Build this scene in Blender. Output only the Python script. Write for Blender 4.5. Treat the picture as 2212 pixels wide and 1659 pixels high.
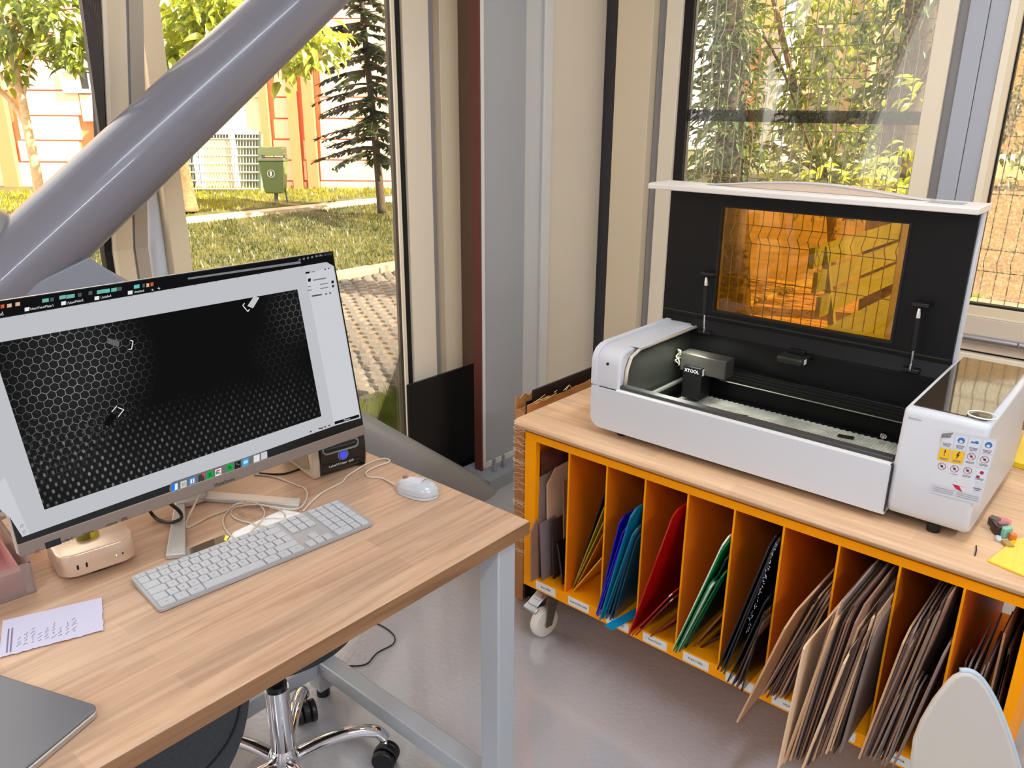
import bpy, bmesh, math, random
from mathutils import Vector, Matrix
random.seed(7)
sc = bpy.context.scene
for o in list(bpy.data.objects): bpy.data.objects.remove(o)
COL = sc.collection
# ------------------------------------------------------------------ camera
H = 1.52
FPX = 1734.13; PITCH = 0.33495229; ROLL = 0.00639151; YAW = 0.7132783
CX, CY = 1106.0, 829.5
_F = Vector((math.cos(YAW)*math.cos(PITCH), math.sin(YAW)*math.cos(PITCH), -math.sin(PITCH)))
_R = Vector((math.sin(YAW), -math.cos(YAW), 0)); _U = _R.cross(_F)
CR = math.cos(ROLL)*_R + math.sin(ROLL)*_U
CU = -math.sin(ROLL)*_R + math.cos(ROLL)*_U
cam_d = bpy.data.cameras.new('camera'); cam = bpy.data.objects.new('camera', cam_d); COL.objects.link(cam)
cam_d.sensor_width = 36; cam_d.lens = FPX/2212*36; cam_d.clip_start = 0.02; cam_d.clip_end = 200
m = Matrix.Identity(4)
for i in range(3):
    m[i][0] = CR[i]; m[i][1] = CU[i]; m[i][2] = -_F[i]
m[2][3] = H
cam.matrix_world = m
sc.camera = cam
# ------------------------------------------------------------------ light, exposure
sc.view_settings.view_transform = 'Standard'; sc.view_settings.look = 'None'
sc.view_settings.gamma = 1; sc.view_settings.use_curve_mapping = False
sc.view_settings.exposure = 0.12
W = bpy.data.worlds.new('sky'); sc.world = W; W.use_nodes = True
bg = W.node_tree.nodes['Background']; bg.inputs[0].default_value = (1.0, 0.95, 0.90, 1); bg.inputs[1].default_value = 3.0
sun_d = bpy.data.lights.new('sun', 'SUN'); sun_d.energy = 21; sun_d.color = (1.0, 0.88, 0.68); sun_d.angle = 0.01
sun = bpy.data.objects.new('sun', sun_d); COL.objects.link(sun)
sv = Vector((0.40*0.80, -0.916*0.80, 0.60)).normalized()
sun.rotation_euler = sv.to_track_quat('Z', 'Y').to_euler()
def area(name, loc, sx, sy, energy, color, target=None):
    d = bpy.data.lights.new(name, 'AREA'); d.shape = 'RECTANGLE'; d.size = sx; d.size_y = sy; d.energy = energy; d.color = color
    o = bpy.data.objects.new(name, d); COL.objects.link(o); o.location = loc
    if target is not None:
        o.rotation_euler = (Vector(loc)-Vector(target)).to_track_quat('Z', 'Y').to_euler()
    return o
for lx, ly, le in ((1.2, 0.1, 24), (0.5, -2.0, 62), (-1.9, -0.5, 52)):
    area('ceiling_lamp_light', (lx, ly, 3.0), 1.5, 0.25, le, (0.80, 0.89, 1.0))
# ------------------------------------------------------------------ pixel measurements -> world points
def _ray(px, py):
    return _F + CR*((px-CX)/FPX) - CU*((py-CY)/FPX)
def pz(px, py, z):
    q = _ray(px, py); t = (z-H)/q.z; return Vector((q.x*t, q.y*t, z))
def pxx(px, py, x):
    q = _ray(px, py); t = x/q.x; return Vector((x, q.y*t, H+q.z*t))
def pyy(px, py, y):
    q = _ray(px, py); t = y/q.y; return Vector((q.x*t, y, H+q.z*t))
G = Vector((math.cos(YAW), math.sin(YAW), 0)); RT = Vector((math.sin(YAW), -math.cos(YAW), 0))
def pd(px, py, D):                                   # point on the vertical plane D metres in front
    q = _ray(px, py); t = D/(q.dot(G)); return Vector((q.x*t, q.y*t, H+q.z*t))
def pplane(px, py, P, N):
    q = _ray(px, py); o = Vector((0, 0, H)); t = (P-o).dot(N)/q.dot(N); return o+q*t
# ------------------------------------------------------------------ materials
def lin(c):
    c = c/255.0
    return c/12.92 if c <= 0.04045 else ((c+0.055)/1.055)**2.4
def rgb(r, g, b): return (lin(r), lin(g), lin(b), 1)
MATS = {}
def mat(name, col, rough=0.5, metal=0.0, var=0.0, vscale=20, bump=0.0, bscale=200, trans=0.0, ior=1.45, coat=0.0, emit=0.0, spec=0.5, stretch=None, sub=0.0):
    if name in MATS: return MATS[name]
    M = bpy.data.materials.new(name); M.use_nodes = True; nt = M.node_tree; p = nt.nodes['Principled BSDF']
    c = rgb(*col)
    p.inputs['Base Color'].default_value = c; p.inputs['Roughness'].default_value = rough; p.inputs['Metallic'].default_value = metal
    p.inputs['IOR'].default_value = ior; p.inputs['Transmission Weight'].default_value = trans
    p.inputs['Coat Weight'].default_value = coat; p.inputs['Specular IOR Level'].default_value = spec
    if emit: p.inputs['Emission Color'].default_value = c; p.inputs['Emission Strength'].default_value = emit
    tc = None
    def coords(st):
        t = nt.nodes.new('ShaderNodeTexCoord'); mp = nt.nodes.new('ShaderNodeMapping')
        if st: mp.inputs['Scale'].default_value = st
        nt.links.new(t.outputs['Object'], mp.inputs[0]); return mp
    if var or bump:
        mp = coords(stretch)
    if var:
        n = nt.nodes.new('ShaderNodeTexNoise'); n.inputs['Scale'].default_value = vscale; n.inputs['Detail'].default_value = 5
        nt.links.new(mp.outputs[0], n.inputs['Vector'])
        r = nt.nodes.new('ShaderNodeValToRGB')
        r.color_ramp.elements[0].position = 0.3; r.color_ramp.elements[1].position = 0.7
        r.color_ramp.elements[0].color = tuple(x*(1-var) for x in c[:3])+(1,); r.color_ramp.elements[1].color = tuple(min(1, x*(1+var)) for x in c[:3])+(1,)
        nt.links.new(n.outputs[0], r.inputs[0]); nt.links.new(r.outputs[0], p.inputs['Base Color'])
    if bump:
        n2 = nt.nodes.new('ShaderNodeTexNoise'); n2.inputs['Scale'].default_value = bscale; n2.inputs['Detail'].default_value = 2
        nt.links.new(mp.outputs[0], n2.inputs['Vector'])
        b = nt.nodes.new('ShaderNodeBump'); b.inputs['Strength'].default_value = bump; b.inputs['Distance'].default_value = 0.002
        nt.links.new(n2.outputs[0], b.inputs['Height']); nt.links.new(b.outputs[0], p.inputs['Normal'])
    MATS[name] = M; return M
def wood(name, cols, axis_deg, stave=0.045, length=0.5, rough=0.35, grain=1.0):
    # laminated staves: per-stave tone from a brick texture, fine grain from stretched noise
    M = bpy.data.materials.new(name); M.use_nodes = True; nt = M.node_tree; p = nt.nodes['Principled BSDF']; L = nt.links
    tc = nt.nodes.new('ShaderNodeTexCoord'); mp = nt.nodes.new('ShaderNodeMapping'); mp.inputs['Rotation'].default_value = (0, 0, math.radians(axis_deg))
    L.new(tc.outputs['Object'], mp.inputs[0])
    br = nt.nodes.new('ShaderNodeTexBrick'); br.inputs['Scale'].default_value = 1; br.inputs['Brick Width'].default_value = length; br.inputs['Row Height'].default_value = stave
    br.inputs['Mortar Size'].default_value = 0.0004; br.inputs['Color1'].default_value = (0, 0, 0, 1); br.inputs['Color2'].default_value = (1, 1, 1, 1); br.inputs['Mortar'].default_value = (0.3, 0.3, 0.3, 1)
    br.offset = 0.37
    L.new(mp.outputs[0], br.inputs[0])
    m2 = nt.nodes.new('ShaderNodeMapping'); m2.inputs['Scale'].default_value = (3.0, 45, 45); L.new(mp.outputs[0], m2.inputs[0])
    n = nt.nodes.new('ShaderNodeTexNoise'); n.inputs['Scale'].default_value = 1.0; n.inputs['Detail'].default_value = 7; n.inputs['Distortion'].default_value = 1.3
    L.new(m2.outputs[0], n.inputs[0])
    r = nt.nodes.new('ShaderNodeValToRGB'); r.color_ramp.elements[0].position = 0.28; r.color_ramp.elements[1].position = 0.68
    r.color_ramp.elements[0].color = rgb(*cols[0]); r.color_ramp.elements[1].color = rgb(*cols[1]); L.new(n.outputs[0], r.inputs[0])
    mx = nt.nodes.new('ShaderNodeMix'); mx.data_type = 'RGBA'; mx.blend_type = 'MULTIPLY'; mx.inputs[0].default_value = 1.0
    r2 = nt.nodes.new('ShaderNodeValToRGB'); r2.color_ramp.elements[0].color = (0.86, 0.84, 0.82, 1); r2.color_ramp.elements[1].color = (1.06, 1.04, 1.0, 1)
    L.new(br.outputs['Color'], r2.inputs[0]); L.new(r.outputs[0], mx.inputs[6]); L.new(r2.outputs[0], mx.inputs[7]); L.new(mx.outputs[2], p.inputs['Base Color'])
    p.inputs['Roughness'].default_value = rough
    MATS[name] = M; return M
def glass(name, tint=(1, 1, 1), gloss=1.0, fac=0.06, dust=0.0):
    M = bpy.data.materials.new(name); M.use_nodes = True; nt = M.node_tree; nt.nodes.clear(); L = nt.links
    out = nt.nodes.new('ShaderNodeOutputMaterial'); t = nt.nodes.new('ShaderNodeBsdfTransparent'); t.inputs[0].default_value = (*tint, 1)
    g = nt.nodes.new('ShaderNodeBsdfGlossy'); g.inputs['Roughness'].default_value = 0.0; g.inputs[0].default_value = (1, 1, 1, 1)
    mx = nt.nodes.new('ShaderNodeMixShader')
    fr = nt.nodes.new('ShaderNodeFresnel'); fr.inputs[0].default_value = 1.45
    ml = nt.nodes.new('ShaderNodeMath'); ml.operation = 'MULTIPLY'; ml.inputs[1].default_value = gloss; L.new(fr.outputs[0], ml.inputs[0])
    L.new(ml.outputs[0], mx.inputs[0]); L.new(t.outputs[0], mx.inputs[1]); L.new(g.outputs[0], mx.inputs[2])
    last = mx
    if dust:
        d = nt.nodes.new('ShaderNodeBsdfDiffuse'); d.inputs[0].default_value = (0.8, 0.78, 0.7, 1)
        tl = nt.nodes.new('ShaderNodeBsdfTranslucent'); tl.inputs[0].default_value = (0.8, 0.78, 0.7, 1)
        a = nt.nodes.new('ShaderNodeMixShader'); a.inputs[0].default_value = 0.5; L.new(d.outputs[0], a.inputs[1]); L.new(tl.outputs[0], a.inputs[2])
        m3 = nt.nodes.new('ShaderNodeMixShader')
        n = nt.nodes.new('ShaderNodeTexNoise'); n.inputs['Scale'].default_value = 140; tc = nt.nodes.new('ShaderNodeTexCoord'); L.new(tc.outputs['Object'], n.inputs[0])
        mr = nt.nodes.new('ShaderNodeMapRange'); mr.inputs[1].default_value = 0.45; mr.inputs[2].default_value = 0.7; mr.inputs[3].default_value = 0; mr.inputs[4].default_value = dust
        L.new(n.outputs[0], mr.inputs[0]); L.new(mr.outputs[0], m3.inputs[0]); L.new(mx.outputs[0], m3.inputs[1]); L.new(a.outputs[0], m3.inputs[2]); last = m3
    L.new(last.outputs[0], out.inputs[0]); MATS[name] = M; return M
def leafmat(name, c1, c2):
    M = bpy.data.materials.new(name); M.use_nodes = True; nt = M.node_tree; nt.nodes.clear(); L = nt.links
    out = nt.nodes.new('ShaderNodeOutputMaterial'); oi = nt.nodes.new('ShaderNodeTexCoord'); n = nt.nodes.new('ShaderNodeTexNoise'); n.inputs['Scale'].default_value = 3.5
    L.new(oi.outputs['Object'], n.inputs[0])
    r = nt.nodes.new('ShaderNodeValToRGB'); r.color_ramp.elements[0].position = .35; r.color_ramp.elements[1].position = .65
    r.color_ramp.elements[0].color = rgb(*c1); r.color_ramp.elements[1].color = rgb(*c2); L.new(n.outputs[0], r.inputs[0])
    d = nt.nodes.new('ShaderNodeBsdfDiffuse'); t = nt.nodes.new('ShaderNodeBsdfTranslucent'); L.new(r.outputs[0], d.inputs[0]); L.new(r.outputs[0], t.inputs[0])
    mx = nt.nodes.new('ShaderNodeMixShader'); mx.inputs[0].default_value = 0.5; L.new(d.outputs[0], mx.inputs[1]); L.new(t.outputs[0], mx.inputs[2])
    g = nt.nodes.new('ShaderNodeBsdfGlossy'); g.inputs['Roughness'].default_value = .35
    m2 = nt.nodes.new('ShaderNodeMixShader'); m2.inputs[0].default_value = 0.06; L.new(mx.outputs[0], m2.inputs[1]); L.new(g.outputs[0], m2.inputs[2])
    L.new(m2.outputs[0], out.inputs[0]); MATS[name] = M; return M
def emis(name, col, s=1.0):
    if name in MATS: return MATS[name]
    M = bpy.data.materials.new(name); M.use_nodes = True; nt = M.node_tree; nt.nodes.clear()
    out = nt.nodes.new('ShaderNodeOutputMaterial'); e = nt.nodes.new('ShaderNodeEmission'); e.inputs[0].default_value = rgb(*col); e.inputs[1].default_value = s
    nt.links.new(e.outputs[0], out.inputs[0]); MATS[name] = M; return M
# ------------------------------------------------------------------ mesh builder
ORG = {}
class MB:
    def __init__(s): s.v = []; s.f = []
    def add(s, vs, fs):
        n = len(s.v); s.v += [Vector(v) for v in vs]; s.f += [tuple(i+n for i in f) for f in fs]; return s
    def box(s, a, b):
        x0, x1 = sorted((a[0], b[0])); y0, y1 = sorted((a[1], b[1])); z0, z1 = sorted((a[2], b[2]))
        return s.add([(x0,y0,z0),(x1,y0,z0),(x1,y1,z0),(x0,y1,z0),(x0,y0,z1),(x1,y0,z1),(x1,y1,z1),(x0,y1,z1)],
                     [(3,2,1,0),(4,5,6,7),(0,1,5,4),(1,2,6,5),(2,3,7,6),(3,0,4,7)])
    def obox(s, o, u, v, w):                       # corner + three edge vectors
        o, u, v, w = map(Vector, (o, u, v, w)); P = [o, o+u, o+u+v, o+v, o+w, o+u+w, o+u+v+w, o+v+w]
        fs = [(3,2,1,0),(4,5,6,7),(0,1,5,4),(1,2,6,5),(2,3,7,6),(3,0,4,7)]
        if u.cross(v).dot(w) < 0: fs = [f[::-1] for f in fs]
        return s.add(P, fs)
    def prism(s, pts, d):                          # planar polygon pushed along d
        pts = [Vector(p) for p in pts]; d = Vector(d); n = len(pts)
        nn = Vector((0, 0, 0))
        for i in range(n): nn += pts[i].cross(pts[(i+1) % n])
        if nn.dot(d) < 0: pts = pts[::-1]
        vs = pts+[p+d for p in pts]
        fs = [tuple(range(n-1, -1, -1)), tuple(range(n, 2*n))]+[(i, (i+1) % n, (i+1) % n+n, i+n) for i in range(n)]
        return s.add(vs, fs)
    def cyl(s, a, b, r, r2=None, n=16, caps=True):
        a, b = Vector(a), Vector(b); r2 = r if r2 is None else r2; d = (b-a).normalized()
        u = d.orthogonal().normalized(); w = d.cross(u)
        vs = [a+(u*math.cos(t)+w*math.sin(t))*r for t in (2*math.pi*i/n for i in range(n))]+[b+(u*math.cos(t)+w*math.sin(t))*r2 for t in (2*math.pi*i/n for i in range(n))]
        fs = [(i, (i+1) % n, (i+1) % n+n, i+n) for i in range(n)]
        if caps: fs += [tuple(range(n-1, -1, -1)), tuple(range(n, 2*n))]
        return s.add(vs, fs)
    def tube(s, pts, r, n=8):
        pts = [Vector(p) for p in pts]; rs = r if isinstance(r, (list, tuple)) else [r]*len(pts)
        u = None; base = len(s.v); vs = []
        for i, p in enumerate(pts):
            d = (pts[min(i+1, len(pts)-1)]-pts[max(i-1, 0)]).normalized()
            u = d.orthogonal().normalized() if u is None else (u-d*u.dot(d)).normalized()
            w = d.cross(u)
            vs += [p+(u*math.cos(2*math.pi*k/n)+w*math.sin(2*math.pi*k/n))*rs[i] for k in range(n)]
        fs = []
        for i in range(len(pts)-1):
            for k in range(n):
                a = i*n+k; b = i*n+(k+1) % n; fs.append((a, b, b+n, a+n))
        fs += [tuple(range(n-1, -1, -1)), tuple(range((len(pts)-1)*n, len(pts)*n))]
        return s.add(vs, fs)
    def lathe(s, prof, c, ax=(0, 0, 1), n=24):     # prof: list (r, h)
        c = Vector(c); ax = Vector(ax).normalized(); u = ax.orthogonal().normalized(); w = ax.cross(u); m_ = len(prof)
        vs = []
        for r, h in prof: vs += [c+ax*h+(u*math.cos(2*math.pi*k/n)+w*math.sin(2*math.pi*k/n))*r for k in range(n)]
        fs = []
        for i in range(m_-1):
            for k in range(n):
                a = i*n+k; b = i*n+(k+1) % n; fs.append((a, b, b+n, a+n))
        fs += [tuple(range(n-1, -1, -1)), tuple(range((m_-1)*n, m_*n))]
        return s.add(vs, fs)
    def ball(s, c, r, n=12, sc_=(1, 1, 1)):
        c = Vector(c); vs = []; rows = n//2
        for i in range(1, rows):
            t = math.pi*i/rows
            vs += [c+Vector((math.sin(t)*math.cos(2*math.pi*k/n)*r*sc_[0], math.sin(t)*math.sin(2*math.pi*k/n)*r*sc_[1], math.cos(t)*r*sc_[2])) for k in range(n)]
        vs += [c+Vector((0, 0, r*sc_[2])), c-Vector((0, 0, r*sc_[2]))]; fs = []
        for i in range(rows-2):
            for k in range(n):
                a = i*n+k; b = i*n+(k+1) % n; fs.append((a, a+n, b+n, b))
        T = len(vs)-2; l = (rows-2)*n
        for k in range(n): fs.append((T, k, (k+1) % n)); fs.append((T+1, l+(k+1) % n, l+k))
        return s.add(vs, fs)
    def build(s, name, M, parent=None, bevel=0, smooth=False, seg=2, origin=None, subsurf=0):
        if parent is not None: og = ORG[parent.name]
        elif origin is not None: og = Vector(origin)
        else:
            xs = [v.x for v in s.v]; ys = [v.y for v in s.v]; zs = [v.z for v in s.v]
            og = Vector(((min(xs)+max(xs))/2, (min(ys)+max(ys))/2, min(zs)))
        me = bpy.data.meshes.new(name); me.from_pydata([v-og for v in s.v], [], s.f)
        if M is not None: me.materials.append(M)
        o = bpy.data.objects.new(name, me); COL.objects.link(o)
        ORG[o.name] = og
        if parent is not None: o.parent = parent
        else: o.location = og
        if smooth:
            for p in me.polygons: p.use_smooth = True
            if smooth != 'all':
                try: me.set_sharp_from_angle(angle=math.radians(40))
                except Exception: pass
        if bevel:
            b = o.modifiers.new('bevel', 'BEVEL'); b.width = bevel; b.segments = seg; b.limit_method = 'ANGLE'; b.angle_limit = math.radians(35)
            if not smooth:
                for p in me.polygons: p.use_smooth = True
                try: me.set_sharp_from_angle(angle=math.radians(35))
                except Exception: pass
                b.harden_normals = False
        if subsurf:
            q = o.modifiers.new('sub', 'SUBSURF'); q.levels = subsurf; q.render_levels = subsurf
        return o
def tag(o, label=None, cat=None, group=None, kind=None):
    if label: o['label'] = label
    if cat: o['category'] = cat
    if group: o['group'] = group
    if kind: o['kind'] = kind
    return o
def thing(name, loc, label, cat, group=None):
    o = bpy.data.objects.new(name, None); COL.objects.link(o); o.location = loc; o.empty_display_size = .05
    ORG[o.name] = Vector(loc); return tag(o, label, cat, group)
def copy_tree(o, d, kids=None):
    c = o.copy(); COL.objects.link(c); c.location = o.location+Vector(d); ORG[c.name] = ORG[o.name]+Vector(d)
    def rec(src, dst):
        for ch in [x for x in bpy.data.objects if x.parent == src]:
            k = ch.copy(); COL.objects.link(k); k.parent = dst; rec(ch, k)
    rec(o, c); return c
def struct(o): o['kind'] = 'structure'; return o
def smooth_path(pts, k=6):
    pts = [Vector(p) for p in pts]; out = []
    for i in range(len(pts)-1):
        p0 = pts[max(i-1, 0)]; p1 = pts[i]; p2 = pts[i+1]; p3 = pts[min(i+2, len(pts)-1)]
        for j in range(k):
            t = j/k
            out.append(0.5*((2*p1)+(p2-p0)*t+(2*p0-5*p1+4*p2-p3)*t*t+(3*p1-p0-3*p2+p3)*t**3))
    return out+[pts[-1]]
def rrect(w, h, r, n=5):                              # rounded rectangle outline about (0,0)
    out = []
    for cx, cy, a0 in ((w/2-r, h/2-r, 0), (-w/2+r, h/2-r, 90), (-w/2+r, -h/2+r, 180), (w/2-r, -h/2+r, 270)):
        for i in range(n+1):
            a = math.radians(a0+90*i/n); out.append((cx+r*math.cos(a), cy+r*math.sin(a)))
    return out
def text(s, name, M, parent, O, u, v, size, ext=0.0002, align='CENTER'):
    # flat lettering lying in the plane of u (reading direction) and v (up), centred at O
    cu = bpy.data.curves.new(name, 'FONT'); cu.body = s; cu.size = size; cu.extrude = ext; cu.align_x = align; cu.align_y = 'CENTER'; cu.resolution_u = 3
    t = bpy.data.objects.new(name, cu); COL.objects.link(t)
    dg = bpy.context.evaluated_depsgraph_get(); me = bpy.data.meshes.new_from_object(t.evaluated_get(dg)); bpy.data.objects.remove(t)
    u = Vector(u).normalized(); v = Vector(v).normalized(); w = u.cross(v); og = ORG[parent.name]
    for q in me.vertices:
        c = q.co.copy(); q.co = Vector(O)-og+u*c.x+v*c.y+w*c.z
    me.materials.clear(); me.materials.append(M)
    o = bpy.data.objects.new(name, me); COL.objects.link(o); ORG[o.name] = og; o.parent = parent
    return o

# palette
cream = mat('cream_frame', (240, 222, 190), .45, bump=.05, bscale=300)
cream2 = mat('cream_frame_light', (254, 240, 214), .4)
greyf = mat('grey_frame', (158, 156, 158), .45)
bluegrey = mat('blue_grey_frame', (182, 186, 196), .4)
gasket = mat('black_gasket', (22, 18, 16), .6)
steelgrey = mat('grey_steel_paint', (170, 172, 176), .35, bump=.04, bscale=60)
redbrown = mat('red_brown_tone', (105, 55, 48), .5)
white = mat('white_plastic', (214, 215, 220), .3)
whitem = mat('white_matt', (222, 224, 230), .5)
black = mat('black_plastic', (16, 16, 17), .45)
blackm = mat('black_satin_metal', (26, 26, 27), .38, metal=.2)
dark = mat('dark_grey', (55, 56, 58), .5)
chrome = mat('chrome', (225, 225, 230), .06, metal=1)
alu = mat('brushed_aluminium', (186, 186, 190), .32, metal=.8)
silver = mat('silver_paint', (190, 186, 182), .35, metal=.3)
orange = mat('orange_lacquer', (255, 158, 0), .55, spec=.15, var=.04, vscale=8)
paper = mat('paper', (196, 192, 214), .8)
# ================================================================== ROOM
fl = MB().box((-3.2, -4.1, -.1), (3.08, 2.34, 0)).build('floor', mat('glossy_floor', (182, 180, 182), .16, var=.06, vscale=1.5, bump=.8, bscale=75, coat=1.0, spec=1.0)); struct(fl)
MATS['glossy_floor'].node_tree.nodes['Principled BSDF'].inputs['Coat IOR'].default_value = 1.9; MATS['glossy_floor'].node_tree.nodes['Principled BSDF'].inputs['Coat Roughness'].default_value = .1
struct(MB().box((-3.2, -4.1, 3.1), (3.2, 2.45, 3.3)).build('ceiling', mat('ceiling_paint', (225, 222, 216), .8)))
wb = mat('inner_wall', (214, 216, 220), .8)
struct(MB().box((-3.2, -4.1, 0), (3.08, -4.0, 3.1)).build('wall_back', wb))
struct(MB().box((-3.2, -4.0, 0), (-3.1, 2.3, 3.1)).build('wall_left', wb))
struct(MB().box((3.0, -4.0, 0), (3.14, -2.9, 3.1)).build('wall_right', wb))
clear = glass('window_glass', (.97, .98, .96), .9)
dusty = glass('dusty_window_glass', (.93, .92, .84), 1.4, dust=.09)
tan_glass = glass('screened_glass', (.86, .80, .66), 1.0, dust=.4)
ZT = 3.1
def vbox(name, x0, x1, y0, y1, M, z0=0, z1=ZT, bev=.002):
    return struct(MB().box((x0, y0, z0), (x1, y1, z1)).build(name, M, bevel=bev))
# far left facade (behind the desk), plane y = 2.3
YW = 2.3
vbox('trim_1', 1.115, 1.173, YW-.02, YW+.06, cream)
vbox('trim_2', 2.053, 2.176, YW-.01, YW+.06, cream2)
vbox('trim_3', 2.176, 2.236, YW+.035, YW+.07, greyf)
vbox('trim_4', 2.24, 2.336, YW, YW+.07, cream)
vbox('trim_5', 2.336, 2.64, YW+.03, YW+.08, mat('brown_grey_reveal', (134, 112, 94), .5))
g = vbox('trim_6', 2.022, 2.05, YW+.0, YW+.05, gasket)
# main window: pane between the mullions
w1 = struct(MB().box((1.173, YW+.012, .02), (2.022, YW+.020, ZT)).build('window_1', clear))
MB().box((1.173, YW-.005, 0), (2.022, YW+.05, .04)).build('window_sill', cream, w1)
MB().box((2.008, YW-.004, .04), (2.022, YW+.004, ZT)).build('glazing_bead', cream2, w1)
# narrow pipe seen in the gap between the tilted sash and the mullion
dp = MB().tube([(1.092, YW+.03, 0), (1.092, YW+.03, ZT)], .026, 16).build('trim_7', mat('white_blue_pipe', (226, 230, 240), .3), smooth=True); struct(dp)
# sash that leans into the room at the top
def sash_y(z): return YW-.02-(z-1.13)*.26 if z > 1.13 else YW-.02
ws = thing('tilted_window_sash', (.5, YW, 0), 'cream window sash tilted inwards behind the grey diagonal tube', 'window')
def slant(x0, x1, z0, z1, t, name, M, par, dy=0):
    # stile following the tilt; two straight lengths
    b = MB(); n = 6
    for (za, zb) in ((z0, 1.13), (1.13, z1)):
        zb = min(zb, z1)
        if zb <= za: continue
        ya, yb = sash_y(za)+dy, sash_y(zb)+dy
        b.add([(x0, ya, za), (x1, ya, za), (x1, ya+t, za), (x0, ya+t, za), (x0, yb, zb), (x1, yb, zb), (x1, yb+t, zb), (x0, yb+t, zb)],
              [(3,2,1,0),(4,5,6,7),(0,1,5,4),(1,2,6,5),(2,3,7,6),(3,0,4,7)])
    return b.build(name, M, par)
slant(.958, 1.005, .05, 3.0, .05, 'stile', cream, ws)
slant(1.005, 1.012, .05, 3.0, .05, 'stile_groove', greyf, ws, .006)
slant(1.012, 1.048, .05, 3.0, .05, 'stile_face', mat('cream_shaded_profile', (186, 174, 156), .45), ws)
slant(.948, .958, .05, 3.0, .04, 'glazing_bead', cream2, ws, -.002)
slant(.928, .948, .05, 3.0, .03, 'gasket', gasket, ws, .004)
slant(-.9, .93, .06, 3.0, .006, 'pane', glass('sash_glass', (.97, .98, .96), .9), ws, .02)
slant(-.9, .958, .0, .06, .05, 'bottom_rail', cream, ws)
# dark pleated fabric hanging in the sash corner
b = MB(); n = 24
for i in range(n):
    s = i/n; s2 = (i+1)/n
    def P(s, z, k):
        top = pplane(168+s*45, -10, Vector((0, 2.06, 0)), Vector((0, 1, 0))); bot = pplane(212+s*12, 300, Vector((0, 2.20, 0)), Vector((0, 1, 0)))
        p = bot.lerp(top, z); p.y += .012*math.sin(k*math.pi)+.0
        return p
    k = i % 2
    for z0, z1 in ((-.15, .5), (.5, 2.2)):
        a, b2, c, d = P(s, z0, 0), P(s2, z0, 0), P(s2, z1, 0), P(s, z1, 0)
        off = Vector((0, -.014 if k else .0, 0)); off2 = Vector((0, .0 if k else -.014, 0))
        b.add([a+off, b2+off2, c+off2, d+off], [(0, 1, 2, 3)])
tag(b.build('curtain', mat('dark_grey_fabric', (150, 140, 134), .9)), 'dark grey pleated fabric curtain narrowing downwards beside the black gasket of the left sash', 'curtain')
# H column
colo = thing('steel_column', (2.45, 2.16, 0), 'tall pale grey steel column with thin light flange edges in the room corner', 'column')
MB().box((2.275, 2.135, .07), (2.57, 2.15, ZT)).build('web', steelgrey, colo)
MB().box((2.257, 2.11, .07), (2.275, 2.155, ZT)).build('flange', mat('light_flange_edge', (222, 220, 214), .35), colo, bevel=.002)
MB().box((2.249, 2.112, .02), (2.2565, 2.152, ZT)).build('outer_face', redbrown, colo)  # red-brown tone on the outer face of the left flange
# rounded inner fillet towards the right flange
b = MB(); pts = []
for i in range(9):
    a = math.radians(90*i/8); pts.append(Vector((2.53+.065*math.sin(a), 2.110+.026*math.cos(a)-.001*i, .07)))
pts = [Vector((2.53, 2.15, .07))]+pts+[Vector((2.61, 2.15, .07))]
b.prism(pts, (0, 0, ZT-.07)).build('fillet', mat('pale_fillet', (206, 203, 196), .4), colo, smooth=True)
MB().box((2.598, 2.09, .07), (2.652, 2.19, ZT)).build('flange', MATS['light_flange_edge'], colo, bevel=.004)
MB().box((2.27, 2.12, .055), (2.60, 2.132, .075)).build('weld_line', MATS['light_flange_edge'], colo)
bp = MB().box((2.20, 2.02, .0), (2.9, 2.2, .055)).build('base_plate', mat('grey_base_plate', (150, 155, 163), .45), colo)
for x in (2.285, 2.345):
    MB().cyl((x, 2.075, .055), (x, 2.075, .085), .012, n=6).cyl((x, 2.075, .085), (x, 2.075, .11), .007, n=8).build('bolt', alu, bp)
vbox('trim_8', 2.652, 3.05, 2.125, 2.2, mat('beige_corner_panel', (232, 220, 198), .45, var=.03, vscale=2))
# crossed diagonal tubes in front of the facade
YB = 2.02
br_ = thing('cross_brace', (1.2, YB, 0), 'big grey steel tubes crossing diagonally in front of the left window', 'brace')
tubem = mat('grey_tube_paint', (126, 125, 136), .28, bump=.02, bscale=30, coat=.3)
c1 = pyy(648, 0, YB); c0 = pyy(93, 528, YB); d = (c1-c0).normalized()
b = MB(); b.cyl(c0-d*.9, c1+d*2.0, .088, n=48).build('brace_tube', tubem, br_, smooth=True)
YB2 = 2.07
e1 = pyy(1052, 1085, YB2); e0 = pyy(0, 540, YB2); d2 = (e1-e0).normalized()
# second tube stops at both sides of the first
b = MB(); b.cyl(e0-d2*.5, e1, .080, n=48).build('brace_tube', mat('grey_tube_paint_b', (150, 150, 148), .35), br_, smooth=True)
b = MB(); b.cyl(e1, e1+d2*.012, .082, n=48).build('end_plate', steelgrey, br_, smooth=True)
# junction plate under the crossing
q = [pyy(a, c, YB-.085) for a, c in ((20, 640), (195, 556), (262, 603), (330, 660), (200, 720), (30, 720))]
MB().prism(q, (0, .012, 0)).build('gusset_plate', mat('gusset_grey', (140, 146, 158), .4), br_, bevel=.002)
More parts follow.
